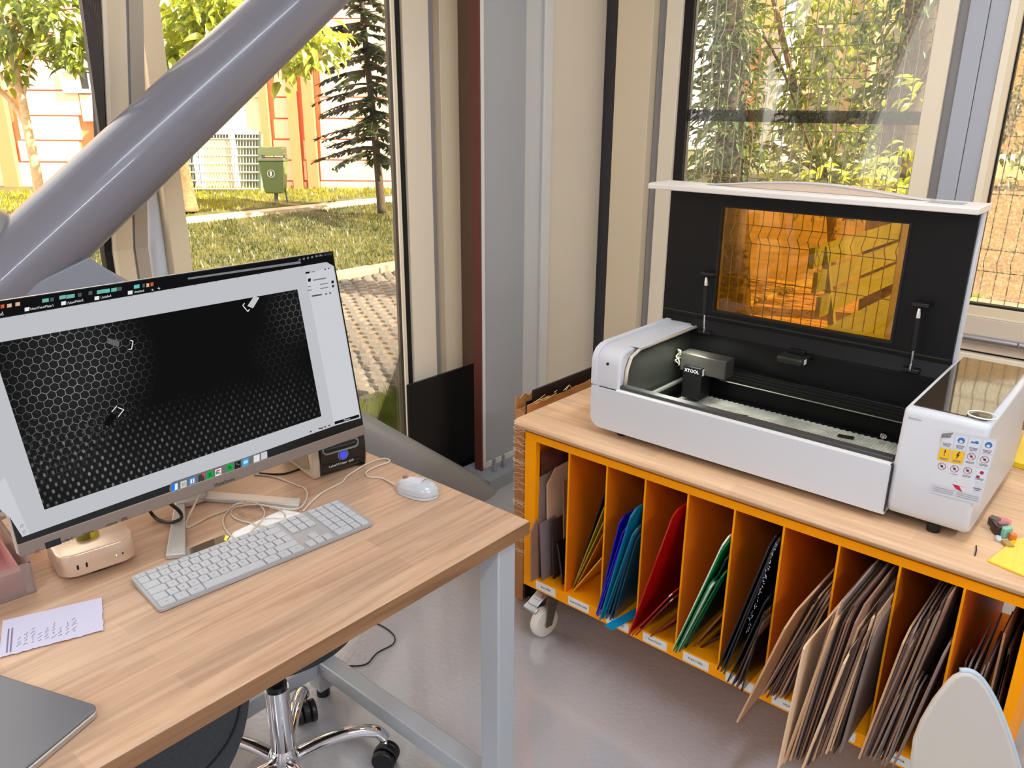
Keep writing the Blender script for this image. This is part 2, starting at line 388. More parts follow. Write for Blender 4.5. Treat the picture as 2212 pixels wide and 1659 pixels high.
# right facade, plane x = 3.04
XW = 3.04
vbox('trim_9', XW+.03, XW+.2, 2.03, 2.24, mat('gap_shadow_grey', (70, 70, 76), .6))  # strip in the corner gap, its shadow put into the dark colour
vbox('trim_10', XW-.02, XW+.06, 1.879, 2.049, cream)
vbox('trim_11', XW+.025, XW+.06, 1.828, 1.876, greyf)  # recessed strip, the recess shade put into its grey
vbox('trim_12', XW-.005, XW+.06, 1.758, 1.828, cream2)
vbox('trim_13', XW+.01, XW+.05, 1.716, 1.757, gasket)
w2 = struct(MB().box((XW+.022, .826, .55), (XW+.03, 1.716, ZT)).build('window_2', dusty))
MB().box((XW, .826, .0), (XW+.05, 1.716, .55)).build('spandrel', cream, w2)
MB().box((XW+.034, .826, 1.462), (XW+.038, 1.716, 1.506)).build('dark_band', glass('grey_band_tint', (.34, .34, .38), .5), w2)  # see-through dark band across the pane at eye height
vbox('trim_14', XW-.005, XW+.06, .765, .826, cream2)
vbox('trim_15', XW+.01, XW+.06, .730, .765, greyf)  # shadow side of the frame, shade put into the grey
vbox('trim_16', XW-.03, XW+.06, .672, .728, bluegrey)
vbox('trim_17', XW-.03, XW+.06, .616, .670, bluegrey)
w3 = struct(MB().box((XW+.01, -2.9, .912), (XW+.018, .575, ZT)).build('window_3', tan_glass))
XS = 3.0
MB().box((XS, .592, .70), (XS+.05, .614, ZT)).build('stile', cream2, w3, bevel=.002)
MB().box((XS+.004, .577, .90), (XS+.05, .592, ZT)).build('stile', cream, w3)
MB().box((XS+.02, .571, .91), (XS+.04, .577, ZT)).build('gasket', gasket, w3)
MB().box((XS, -2.9, .862), (XS+.05, .592, .892)).build('bottom_rail', cream, w3, bevel=.002)
MB().box((XS-.003, -2.9, .858), (XS+.045, .592, .863)).build('glazing_bead', cream2, w3)
MB().box((XS+.015, -2.9, .892), (XS+.045, .577, .899)).build('gasket', gasket, w3)
MB().box((XS-.005, -2.9, .742), (XS+.05, .592, .857)).build('transom', mat('beige_transom', (226, 210, 188), .42), w3, bevel=.003)
MB().cyl((XS-.02, .57, .788), (XS-.02, .40, .788), .013, n=16).build('hinge_barrel', alu, w3, smooth=True)
MB().cyl((XS-.02, .395, .788), (XS-.02, .255, .788), .013, n=16).build('hinge_barrel', alu, w3, smooth=True)
MB().box((XS+.01, -2.9, .734), (XS+.05, .592, .742)).build('gasket', gasket, w3)
MB().box((XS-.02, -2.9, .676), (XS+.05, .60, .734)).build('window_sill', cream2, w3, bevel=.004)
w4 = struct(MB().box((XW+.0, -2.9, .08), (XW+.008, .56, .676)).build('window_4', glass('lower_glass', (.5, .46, .38), 1.3, dust=.25)))
MB().box((XS+.01, .565, .05), (XS+.05, .6, .676)).build('stile', cream2, w4)
MB().box((XS+.02, .545, .05), (XS+.045, .565, .676)).build('gasket', gasket, w4)
MB().box((XS, -2.9, 0), (XS+.06, .6, .08)).build('bottom_rail', cream, w4)
# ================================================================== OUTDOORS
struct(MB().box((-14, 2.46, -.6), (30, 30, -.06)).box((3.2, -14, -.6), (30, 2.46, -.06)).build('ground', mat('earth', (150, 128, 96), .9, var=.25, vscale=2)))
# lawn beyond the kerb and grass strip by the window
def grass(name, x0, x1, y0, y1, z, n, h, label, M, zf=None, seed=1, w=.006):
    rnd = random.Random(seed); b = MB()
    for i in range(n):
        x = rnd.uniform(x0, x1); y = rnd.uniform(y0, y1); zz = zf(x, y) if zf else z
        a = rnd.uniform(0, math.pi); hh = h*rnd.uniform(.5, 1.3); l = rnd.uniform(-.5, .5)*hh; l2 = rnd.uniform(-.5, .5)*hh
        dx, dy = math.cos(a)*w, math.sin(a)*w
        b.add([(x-dx, y-dy, zz-.01), (x+dx, y+dy, zz-.01), (x+l, y+l2, zz+hh)], [(0, 1, 2)])
    o = b.build(name, M); tag(o, label, 'grass', None, 'stuff'); return o
lawnm = mat('lawn_soil', (84, 82, 42), .9, var=.35, vscale=5)
gm = leafmat('shaded_grass_blades', (62, 72, 26), (122, 118, 56)); gm2 = leafmat('sunny_bank_blades', (108, 118, 20), (180, 172, 36))  # lawn's shade and bank's sun put into darker and brighter blade colours
def zl(x, y): return -.03+(y-6.2)*.035
b = MB(); b.add([(-2, 6.2, -.03), (22, 6.2, -.03), (22, 9.7, .09), (-2, 9.7, .09), (-2, 6.2, -.2), (22, 6.2, -.2), (22, 9.7, -.2), (-2, 9.7, -.2)], [(3,2,1,0)[::-1],(4,5,6,7)[::-1],(0,1,5,4)[::-1],(1,2,6,5)[::-1],(2,3,7,6)[::-1],(3,0,4,7)[::-1]])
struct(b.build('lawn_ground', lawnm))
grass('lawn_grass', .5, 9.5, 6.25, 9.6, 0, 26000, .05, 'patchy lawn grass, coloured dark as if shaded, between the kerb and the low stone edge', gm, zl, 3, .009)
struct(MB().box((-2, 9.95, -.2), (24, 30, .16)).build('bank_ground', lawnm))
grass('bank_grass', 2, 12, 9.97, 14.5, .16, 20000, .05, 'bright green grass on the raised bank in front of the pale building', gm2, None, 4, .012)
struct(MB().box((-2, 9.7, -.2), (24, 9.95, .14)).build('low_stone_edge', mat('stone_edge', (190, 168, 140), .9, var=.3, vscale=6)))
struct(MB().box((1.0, 2.46, -.2), (3.0, 3.25, -.03)).build('verge_ground', lawnm))
grass('verge_grass', 1.4, 3.1, 2.5, 3.25, -.03, 5200, .10, 'long green grass growing right outside the window beside the cobbles', leafmat('verge_blades', (112, 132, 56), (178, 186, 92)), None, 5, .004)
kb = thing('kerb', (4, 6.1, -.06), 'pale stone kerb between the cobbled street and the lawn', 'kerb')
for i in range(12):
    x = -1+i*1.0
    MB().box((x+.006, 6.03, -.14), (x+.994, 6.2, .02+.004*(i % 2))).build('kerb_stone', mat('kerb_stone', (142, 128, 108), .85, var=.15, vscale=8), kb, bevel=.01)
# cobbles
st = thing('cobbled_street', (4, 4.6, -.06), 'street of small grey cobbles between window verge and kerb', 'street')
struct(MB().box((-2, 3.25, -.2), (12, 6.03, -.046)).build('street_bed', mat('street_sand', (70, 62, 52), .95, var=.2, vscale=30)))
cm = mat('cobble_stone', (98, 90, 82), .8, var=.18, vscale=3)
cands = []; rnd = random.Random(11)
for r in range(26):
    for c in range(58):
        x = -.4+c*.125+(r % 2)*.06; y = 3.32+r*.104
        y += .06*math.sin(x*1.7)
        cands.append((x+rnd.uniform(-.008, .008), y+rnd.uniform(-.008, .008)))
def vis(p):
    q = Vector((p[0], p[1], -H)); zc = q.dot(_F); px = CX+FPX*q.dot(CR)/zc; py = CY-FPX*q.dot(CU)/zc
    return 740 < px < 890 and 590 < py < 900
cands.sort(key=lambda p: (not vis(p), math.hypot(*p)))
shapes = []
for k in range(5):
    b = MB(); r_ = random.Random(k); pts = []
    for a in range(7):
        t = 2*math.pi*a/7+r_.uniform(-.15, .15); pts.append(Vector((math.cos(t)*.058*r_.uniform(.9, 1.05), math.sin(t)*.047*r_.uniform(.9, 1.05), 0)))
    top = [p*.8+Vector((0, 0, .025)) for p in pts]; lo = [p+Vector((0, 0, .008)) for p in pts]
    b.add([p+Vector((0, 0, -.04)) for p in pts]+lo+top, [(i, (i+1) % 7, (i+1) % 7+7, i+7) for i in range(7)]+[(i+7, (i+1) % 7+7, (i+1) % 7+14, i+14) for i in range(7)]+[tuple(range(14, 21))])
    shapes.append(b)
me_c = []
for k, b in enumerate(shapes):
    me = bpy.data.meshes.new('cobble'); me.from_pydata(b.v, [], b.f); me.materials.append(cm); me_c.append(me)
for i, (x, y) in enumerate(cands[:290]):
    o = bpy.data.objects.new('cobble', me_c[i % 5]); COL.objects.link(o); o.parent = st; o.location = Vector((x, y, -.05))-ORG[st.name]; o.rotation_euler = (rnd.uniform(-.06, .06), rnd.uniform(-.06, .06), 0)
b = MB()
for i, (x, y) in enumerate(cands[290:]):
    s = shapes[i % 5]; n = len(b.v); b.v += [v+Vector((x, y, -.05)) for v in s.v]; b.f += [tuple(j+n for j in f) for f in s.f]
tag(b.build('cobbles', cm, st), kind='stuff')
# ---- facade opposite
DF = 14.0
def fp(px, py, dd=0): return pd(px, py, DF+dd)
bd = thing('salmon_building', tuple(fp(500, 415)), 'pale salmon panelled building with orange ribs behind the lawn and bin', 'building')
joint = mat('orange_joint_paint', (238, 138, 92), .7); panel = mat('salmon_panel', (250, 214, 182), .7, var=.03, vscale=1); pale = mat('cream_render', (238, 220, 186), .7, var=.03, vscale=1)
def slab(name, x0, y0, x1, y1, d0, th, M, par=bd):     # px rectangle on the facade plane; d0 = how far it stands in front
    a, b_, c, d_ = fp(x0, y1, -d0), fp(x1, y1, -d0), fp(x1, y0, -d0), fp(x0, y0, -d0)
    zb, zt = a.z, c.z
    L_, R_ = Vector((a.x, a.y, 0)), Vector((b_.x, b_.y, 0))
    return MB().obox((L_.x, L_.y, zb), R_-L_, G*th, (0, 0, zt-zb)).build(name, M, par)
slab('wall', -1500, -700, 1400, 432, 0, .3, joint)
ylr = [-480, -390, -300, -215, -130, -45, 40, 125, 210, 256, 301, 346, 391, 424]
yll = [-480, -390, -300, -215, -130, -45, 20, 70, 128, 195, 250, 303, 350, 410]
def column_(x0, x1, ys, M=panel):
    for i in range(len(ys)-1):
        slab('panel', x0, ys[i]+2, x1, ys[i+1]-2, .05, .05, M)
column_(-190, 14, yll); column_(46, 176, yll); column_(-420, -195, yll)
column_(180, 345, [-480, -300, -215, -45, 125, 150])
column_(594, 634, ylr); column_(658, 664, ylr); column_(694, 872, ylr); column_(878, 1040, ylr)
for x0, x1 in ((14, 46), (578, 594), (636, 656), (668, 690)):
    slab('rib', x0, -480, x1, 424, .14, .12, joint)
slab('wall_panel', 346, -480, 576, 288, .06, .06, pale)
slab('wall_panel', 180, 205, 345, 262, .06, .06, pale); slab('wall_panel', 180, 345, 345, 424, .06, .06, panel)
def window_unit(x0, y0, x1, y1, nb=2, frame=6, Mf=whitem):
    w = slab('window', x0, y0, x1, y1, .03, .03, mat('dark_window_glass', (70, 66, 60), .15)); 
    slab('window_frame', x0, y0-frame, x1, y0, .1, .08, Mf, w); slab('window_frame', x0, y1, x1, y1+frame, .1, .08, Mf, w)
    for i in range(nb+1):
        xx = x0+(x1-x0)*i/nb; slab('window_frame', xx-frame*.35, y0, xx+frame*.35, y1, .09, .06, Mf, w)
    return w
window_unit(136, 155, 196, 192, 1, 9); window_unit(225, 40, 320, 190, 2); window_unit(420, 60, 545, 200, 2); window_unit(215, 270, 330, 340, 2)
window_unit(548, 150, 574, 205, 1, 5, pale)
# door with blinds and glazed side lights behind a mesh fence
dw = slab('door', 414, 290, 576, 413, .02, .03, mat('dark_glazing', (92, 96, 76), .2))
slab('door_leaf', 447, 303, 508, 409, .06, .03, mat('peach_blind', (232, 190, 150), .7), dw)
for x0, x1 in ((426, 436), (438, 446), (508, 518)): slab('door_frame', x0, 288, x1, 414, .09, .06, whitem, dw)
slab('door_frame', 414, 284, 560, 290, .09, .06, whitem, dw); slab('door_frame', 414, 410, 560, 415, .09, .06, whitem, dw)
mf = thing('mesh_fence', tuple(pd(490, 418, 13.0)), 'white wire mesh fence in front of the glazed door of the salmon building', 'fence')
b = MB()
for i in range(26):
    x = 404+i*6.4; b.cyl(pd(x, 292, 13.2), pd(x, 420, 13.2), .006, n=4)
b.build('wire', mat('pale_wire', (190, 190, 176), .5), mf)['kind'] = 'stuff'
for yy in (300, 318, 336, 354, 372, 390, 408):
    MB().cyl(pd(402, yy, 13.19), pd(566, yy, 13.19), .012, n=6).build('rail', MATS['pale_wire'], mf)
MB().cyl(pd(404, 290, 13.2), pd(404, 425, 13.2), .03, n=8).build('post', mat('green_post', (120, 140, 120), .5), mf)
MB().cyl(pd(564, 290, 13.2), pd(564, 425, 13.2), .03, n=8).build('post', MATS['green_post'], mf)
# ---- litter bin
zb_ = .16
B0 = pz(598, 440, zb_); bn = thing('litter_bin', tuple(B0), 'green litter bin on a post on the raised grass bank', 'bin')
bg_ = mat('bin_green', (98, 116, 66), .4); up = Vector((0, 0, 1))
MB().cyl(B0-up*.05, B0+up*.5, .028, n=10).build('post', mat('bin_post', (70, 72, 66), .5), bn)
Rb = RT; c = B0+up*.15
b = MB(); vs = []
for h, w_, dd in ((0, .12, .10), (.06, .135, .11), (.42, .17, .145), (.44, .18, .15)):
    for sx, sy in ((-1, -1), (1, -1), (1, 1), (-1, 1)): vs.append(c+up*h+Rb*w_*sx+G*dd*sy)
b.add(vs, [(3, 2, 1, 0)]+[(r*4+i, r*4+(i+1) % 4, r*4+4+(i+1) % 4, r*4+4+i) for r in range(3) for i in range(4)]+[(12, 13, 14, 15)]).build('body', bg_, bn, bevel=.02)
MB().obox(c+up*.44-Rb*.185-G*.155, Rb*.37, G*.31, up*.02).build('rim', bg_, bn, bevel=.01)
b = MB(); pr = [c+up*.52-Rb*.18-G*.15, c+up*.62-Rb*.18-G*.02, c+up*.63-Rb*.18+G*.1, c+up*.52-Rb*.18+G*.15]
b.prism(pr, Rb*.36).build('hood', bg_, bn, bevel=.015)
for s_ in (-1, 1): MB().obox(c+up*.45+Rb*(.155*s_)-G*.02, Rb*.02, G*.12, up*.08).build('hood_arm', bg_, bn)
MB().obox(c+up*.455-Rb*.175-G*.15, Rb*.35, G*.28, up*.03).build('bin_bag', mat('clear_bag', (150, 150, 138), .5), bn, bevel=.01)
b = MB(); cc = c+up*.28-G*.152
for i in range(20):
    a, a2 = 2*math.pi*i/20, 2*math.pi*(i+1)/20
    b.tube([cc+Rb*.05*math.cos(a)+up*.05*math.sin(a), cc+Rb*.05*math.cos(a2)+up*.05*math.sin(a2)], .005, 4)
b.build('emblem', whitem, bn)
MB().obox(c+up*.25-G*.158-Rb*.015, Rb*.03, G*.01, up*.06).build('emblem_figure', whitem, bn)
MB().cyl(B0+Rb*.16-up*.05, B0+Rb*.13+up*.3, .012, n=6).build('stay', MATS['bin_post'], bn)
# ---- trees
bark = mat('bark', (128, 102, 72), .9, var=.3, vscale=25); barkl = mat('pale_bark', (206, 170, 130), .9, var=.2, vscale=25); barkd = mat('dark_bark', (72, 58, 46), .9, var=.3, vscale=25)
lf_bright = leafmat('leaves_bright', (122, 142, 30), (206, 206, 70)); lf_dark = leafmat('leaves_dark', (46, 62, 30), (100, 120, 48)); lf_mid = leafmat('leaves_mid', (72, 92, 34), (168, 178, 62)); lf_con = leafmat('needles', (34, 44, 30), (72, 82, 46))
def leafshape(L_, w):
    return [(0, 0, 0), (L_*.35, w*.5, .10*L_), (L_*.35, 0, 0), (L_*.35, -w*.5, .10*L_), (L_*.7, w*.36, .02*L_), (L_*.7, 0, -.06*L_), (L_*.7, -w*.36, .02*L_), (L_, 0, -.2*L_)], \
        [(0, 2, 1), (0, 3, 2), (1, 2, 5, 4), (2, 3, 6, 5), (4, 5, 7), (5, 6, 7)]
def foliage(root, blobs, size, M, n_ind, seed, wr=.38):
    """blobs: (centre, radius, count). First n_ind nearest leaves are parts, the rest one stuff part."""
    rnd = random.Random(seed); og = ORG[root.name]; L_ = []
    for c, r, n in blobs:
        for i in range(n):
            while True:
                v = Vector((rnd.uniform(-1, 1), rnd.uniform(-1, 1), rnd.uniform(-1, 1)))
                if .25 < v.length < 1: break
            p = Vector(c)+v*r
            out = Vector((v.x, v.y, v.z*.3-.5)).normalized()
            e = Matrix.Rotation(math.atan2(out.y, out.x)+rnd.uniform(-.9, .9), 4, 'Z') @ Matrix.Rotation(rnd.uniform(-.3, 1.1), 4, 'Y') @ Matrix.Rotation(rnd.uniform(-.8, .8), 4, 'X')
            L_.append((p, e, size*rnd.uniform(.6, 1.25)))
    L_.sort(key=lambda t: (t[0]-Vector((0, 0, H))).length)
    lv, lfc = leafshape(1, wr)
    me = bpy.data.meshes.new('leaf'); me.from_pydata(lv, [], lfc); me.materials.append(M)
    for p, e, s_ in L_[:n_ind]:
        o = bpy.data.objects.new('leaf', me); COL.objects.link(o); o.parent = root; o.matrix_local = Matrix.Translation(p-og) @ e @ Matrix.Scale(s_, 4)
    b = MB()
    for p, e, s_ in L_[n_ind:]:
        mm = Matrix.Translation(p) @ e @ Matrix.Scale(s_, 4); n = len(b.v)
        b.v += [mm @ Vector(v) for v in lv]; b.f += [tuple(i+n for i in f) for f in lfc]
    if b.v: b.build('foliage', M, root)['kind'] = 'stuff'
def branchy(root, lines, M):
    b0 = None
    for i, (pts, r0, r1) in enumerate(lines):
        pp = smooth_path(pts, 4); n = len(pp)
        MB().tube(pp, [r0+(r1-r0)*k/(n-1) for k in range(n)], 8).build('trunk' if i == 0 else 'branch', M, root, smooth='all')
# left slender tree
D1 = 9.0
t = thing('slender_tree', tuple(pd(85, 430, D1)), 'slender pale-barked tree with forked trunk at the far left window', 'tree')
branchy(t, [([pd(88, 440, D1), pd(78, 370, D1), pd(62, 290, D1), pd(45, 200, D1), pd(22, 110, D1), pd(-5, 20, D1)], .06, .03),
            ([pd(62, 280, D1), pd(20, 215, D1+.1), pd(-40, 160, D1)], .035, .02), ([pd(35, 150, D1), pd(60, 90, D1), pd(95, 55, D1)], .03, .012),
            ([pd(45, 200, D1), pd(0, 160, D1), pd(-20, 100, D1)], .02, .01), ([pd(50, 215, D1), pd(70, 130, D1), pd(125, 60, D1)], .02, .01)], barkl)
foliage(t, [(pd(130, 40, D1), .42, 190), (pd(60, 60, D1), .38, 120), (pd(10, 20, D1+.2), .5, 170), (pd(160, 110, D1), .22, 70), (pd(15, 140, D1), .24, 50), (pd(70, -60, D1), .6, 120), (pd(15, 60, D1), .25, 60)], .19, lf_mid, 150, 21)
# leafy tree between the brace and the mullion
D2 = 8.4
t = thing('broad_leaf_tree', tuple(pd(400, 455, 11.0)), 'bright broad-leaved tree with thick trunk, crown above the crossing of the grey tube', 'tree')
branchy(t, [([pd(402, 458, 10.6), pd(392, 400, 10.6), pd(378, 300, 10.4), pd(385, 150, 10), pd(420, 0, 9.5)], .17, .08), ([pd(385, 150, 10), pd(430, 60, 9), pd(520, 20, D2)], .05, .02)], bark)
foliage(t, [(pd(390, 60, D2), .45, 260), (pd(470, 50, D2), .42, 240), (pd(545, 10, D2), .38, 200), (pd(400, 120, D2), .2, 60), (pd(370, 130, D2+.4), .3, 90), (pd(620, 130, D2), .2, 50), (pd(660, 110, D2), .22, 70), (pd(700, 90, D2+.2), .22, 60), (pd(460, -60, D2), .6, 160), (pd(600, 160, D2+.1), .14, 20)], .19, lf_bright, 220, 22)
# conifer
D3 = 10.9
t = thing('conifer', tuple(pd(822, 456, D3)), 'dark conifer with drooping tiers beside the right edge of the left window', 'tree')
branchy(t, [([pd(825, 460, D3), pd(818, 380, D3), pd(806, 250, D3), pd(790, 100, D3), pd(775, -80, D3), pd(765, -260, D3)], .06, .02)], barkd)
rnd = random.Random(5); nb = MB(); bb = MB()
for i in range(150):
    s_ = i/149; py = 350-s_*600; ax = 815-s_*52
    L_ = (0.95-.4*s_)*rnd.uniform(.4, 1.1); a = rnd.uniform(0, 2*math.pi); o0 = pd(ax, py, D3)
    if i > 30 and rnd.random() < .25: continue
    dirv = Vector((math.cos(a), math.sin(a), 0)); pts = [o0+dirv*L_*k/5+Vector((0, 0, -.30*L_*(k/5)**1.6+.10*L_*(k/5))) for k in range(6)]
    bb.tube(pts, [.016*(1-.8*k/5) for k in range(6)], 5)
    for k in range(80):
        u_ = rnd.uniform(.12, 1); p = o0+dirv*L_*u_+Vector((0, 0, -.30*L_*u_**1.6+.10*L_*u_)); 
        side = Vector((-dirv.y, dirv.x, 0))*rnd.choice((-1, 1)); dd = (dirv*.7+side*rnd.uniform(.3, 1)+Vector((0, 0, rnd.uniform(-.7, .15)))).normalized(); l = rnd.uniform(.06, .17)*(1.2-u_*.4); w_ = Vector((0, 0, 1)).cross(dd).normalized()*.022
        nb.add([p-w_*.3, p+w_*.3, p+dd*l*.6+w_, p+dd*l, p+dd*l*.6-w_], [(0, 1, 2, 3, 4)])
bb.build('branches', barkd, t)['kind'] = 'stuff'; nb.build('foliage', lf_con, t)['kind'] = 'stuff'
# stick and white strip on the lawn
a = pz(560, 493, .03); c = pz(620, 480, .03)
tag(MB().tube([a, c], .02, 6).build('stick', barkl), 'pale broken stick lying on the lawn', 'stick')
a = pz(402, 522, .02); c = pz(470, 516, .02)
tag(MB().obox(a, c-a, (0, .12, 0), (0, 0, .02)).build('plank', whitem), 'white plank lying on the lawn near the narrow mullion', 'plank')
# ---- outside the right window: paving, kerb, fence, bench, trees, house
pav = mat('brown_brick_paving', (112, 92, 70), .85, var=.3, vscale=4)
struct(MB().box((3.2, -6, -.2), (22, 5.8, -.04)).build('pavement', pav))
ka, kc = pz(1549, 669, -.03), pz(1751, 603, -.03); kd = (kc-ka).normalized(); kn = Vector((-kd.y, kd.x, 0))
k2 = thing('road_kerb', tuple(ka), 'light kerb edge crossing behind the amber machine window', 'kerb')
for i in range(-1, 7):
    p = ka+kd*(i*.8); MB().obox(p+kd*.005+Vector((0, 0, -.1)), kd*.79, kn*-.12, (0, 0, .13)).build('kerb_stone', MATS['kerb_stone'], k2, bevel=.01)
# paving bricks near the fence (right of the amber pane)
br2 = thing('brick_paving', (5, 1.5, -.04), 'small brown paving bricks beyond the mesh fence', 'paving')
bm_ = mat('paving_brick', (158, 128, 92), .85, var=.2, vscale=6)
b = MB().box((-.095, -.045, -.02), (.095, .045, .012)); me = bpy.data.meshes.new('brick'); me.from_pydata(b.v, [], b.f); me.materials.append(bm_)
n_ = 0
cx_, cy_ = pz(1905, 690, -.03).xy
for i in range(-9, 10):
    for j in range(-8, 7):
        if n_ >= 270: break
        o = bpy.data.objects.new('brick', me); COL.objects.link(o); o.parent = br2; o.location = Vector((cx_+i*.1, cy_+j*.2+(i % 2)*.1, -.035))-ORG[br2.name]; o.rotation_euler = (0, 0, math.pi/2); n_ += 1
# mesh fence with V folds
XF = 4.25
fe = thing('wire_fence', (XF, 1.5, -.04), 'grey welded wire fence with folded ribs outside the right window', 'fence')
wm = mat('fence_wire', (88, 84, 70), .5, metal=.3)
n = 0
for i in range(64):
    y = 3.3-i*.055
    pts = [(XF, y, -.05)]
    for zf_ in (.33, .85, 1.85):
        pts += [(XF, y, zf_-.05), (XF-.045, y, zf_), (XF, y, zf_+.05)]
    pts.append((XF, y, 2.4))
    MB().tube(pts, .0028, 4).build('wire', wm, fe)
for z in (.1, .28, .38, .6, .8, .9, 1.15, 1.4, 1.65, 1.8, 1.9, 2.15, 2.38):
    MB().tube([(XF, 3.4, z), (XF, -.5, z)], .003, 4).build('cross_wire', wm, fe)
# bench
bf = mat('bench_green', (104, 112, 60), .6, var=.15, vscale=10)
P1 = pz(1762, 690, -.03); P2 = pz(1836, 700, -.03)
bench = thing('park_bench', tuple(P1), 'green slatted bench standing beyond the wire fence, seen through the amber pane', 'bench')
Pa_, Pb_ = pz(1756, 548, .80), pz(1955, 485, .80); ba = (Pb_-Pa_); ba.z = 0; ba.normalize(); bbk = Vector((-ba.y, ba.x, 0)) * (1 if ba.x > 0 and ba.y < 0 else 1)      # along, backwards
bbk = bbk if bbk.dot(RT) < 0 else -bbk
Q = Vector((Pa_.x, Pa_.y, -.03))+ba*.15-bbk*.30
for s_ in (0, 1.25):
    o0 = Q+ba*(s_)
    MB().tube([o0-bbk*.2, o0-bbk*.18+up*.42], .022, 6).build('leg', bf, bench)
    MB().tube([o0+bbk*.2, o0+bbk*.2+up*.42, o0+bbk*.3+up*.85], .022, 6).build('leg', bf, bench)
    MB().tube([o0-bbk*.2+up*.4, o0+bbk*.22+up*.4], .02, 6).build('bracket', bf, bench)
for k in range(4): MB().obox(Q-ba*.15-bbk*(.22-k*.11)+up*.42, ba*1.55, bbk*.095, up*.025).build('seat_slat', bf, bench)
for k in range(3): MB().obox(Q-ba*.15+bbk*(.225+k*.033)+up*(.50+k*.125), ba*1.55, bbk*.025, up*.11).build('back_slat', bf, bench)
# trees right
t = thing('ivy_tree', tuple(pz(1560, 560, -.04)), 'ivy-covered dark tree trunk at the left side of the right window', 'tree')
Dv = 6.2
branchy(t, [([pd(1588, 690, Dv), pd(1582, 400, Dv), pd(1575, 150, Dv), pd(1570, -150, Dv)], .13, .10), ([pd(1640, 60, Dv), pd(1690, 150, Dv), pd(1730, 260, Dv-.1), pd(1755, 330, Dv-.2)], .012, .006)], barkd)
foliage(t, [(pd(1575, y, Dv-.03), .25, 150) for y in range(-60, 400, 52)]+[(pd(1520, 340, Dv), .2, 60)], .095, lf_dark, 260, 31)
t = thing('shrub_tree', tuple(pz(1760, 560, -.04)), 'airy green leafy tree filling the middle of the right window', 'tree')
Dv = 6.8
branchy(t, [([pd(1802, 652, Dv), pd(1790, 420, Dv), pd(1740, 280, Dv), pd(1700, 120, Dv), pd(1660, -50, Dv)], .045, .02), ([pd(1740, 280, Dv), pd(1840, 160, Dv), pd(1930, 60, Dv)], .025, .01), ([pd(1780, 380, Dv), pd(1700, 330, Dv), pd(1640, 310, Dv)], .02, .01)], bark)
foliage(t, [(pd(x, y, Dv), r, n) for x, y, r, n in ((1700, 60, .3, 80), (1780, 110, .42, 170), (1740, 190, .35, 130), (1830, 50, .35, 110), (1790, 260, .4, 150), (1690, 300, .25, 60), (1760, 350, .35, 150), (1850, 340, .42, 170), (1930, 300, .4, 150), (1900, 380, .4, 170), (1980, 360, .35, 120), (1640, 360, .25, 60), (1820, -60, .5, 120))], .13, lf_mid, 280, 32)
t = thing('dark_tree', tuple(pz(1900, 540, -.04)), 'shady tree with thick trunk behind the right part of the right window', 'tree')
Dv = 6.0
branchy(t, [([pd(1900, 705, Dv), pd(1915, 500, Dv), pd(1945, 300, Dv), pd(1985, 100, Dv), pd(2010, -100, Dv)], .17, .12)], barkd)
foliage(t, [(pd(x, y, Dv+.2), r, n) for x, y, r, n in ((1960, 60, .35, 170), (1990, 160, .35, 150), (1950, 200, .3, 130), (2020, 250, .3, 100), (2180, 200, .5, 190), (2240, 60, .5, 150), (1980, -60, .4, 120), (2150, 330, .3, 60))], .105, lf_dark, 140, 33)
t = thing('bright_shrub', tuple(pz(1960, 470, -.04)), 'low sunlit yellow-green bush above the machine lid in the right window', 'bush')
foliage(t, [(pd(x, y, 5.6), r, n) for x, y, r, n in ((1960, 380, .25, 130), (1880, 400, .22, 100), (1990, 190, .12, 24), (1760, 410, .2, 60))], .10, lf_bright, 90, 34)
# tan house behind
DH = 16.0
hs = thing('tan_house', tuple(pd(1850, 300, DH)), 'tan house with tall window bays behind the leaves of the right window', 'building')
def hslab(name, x0, y0, x1, y1, d0, th, M, par=hs):
    a, b_, c = pd(x0, y1, DH-d0), pd(x1, y1, DH-d0), pd(x1, y0, DH-d0)
    return MB().obox(a, Vector((b_.x-a.x, b_.y-a.y, 0)), G*th, (0, 0, c.z-a.z)).build(name, M, par)
hslab('wall', 1715, -500, 2700, 330, 0, .4, mat('tan_wall', (150, 126, 92), .8, var=.05, vscale=1))
for x0 in (1740, 1870, 2000, 2130, 2260):
    for y0 in (-300, -130, 60, 200):
        w = hslab('window', x0, y0, x0+60, y0+(110 if y0 < 100 else 90), .03, .05, mat('house_glass', (90, 84, 70), .15)); hslab('window_frame', x0-4, y0-5, x0+64, y0, .1, .06, mat('house_frame', (222, 196, 150), .6), w); hslab('window_frame', x0+28, y0, x0+32, y0+88, .07, .03, MATS['house_frame'], w)
for x0 in (1700, 1855): hslab('downpipe', x0, -500, x0+10, 330, .15, .12, mat('cream_downpipe', (220, 190, 140), .6))
oh = thing('orange_house', tuple(pd(1640, 300, 18)), 'strip of sunlit orange house wall left of the tan house', 'building')
a, b_, c = pd(1560, 330, 18), pd(1660, 330, 18), pd(1660, -60, 18)
MB().obox(a, Vector((b_.x-a.x, b_.y-a.y, 0)), G*.4, (0, 0, c.z-a.z)).build('wall', mat('orange_house_wall', (228, 160, 118), .8), oh)
a, b_, c = pd(1626, 330, 17.8), pd(1662, 330, 17.8), pd(1662, 70, 17.8)
MB().obox(a, Vector((b_.x-a.x, b_.y-a.y, 0)), G*.15, (0, 0, c.z-a.z)).build('white_panel', whitem, oh)
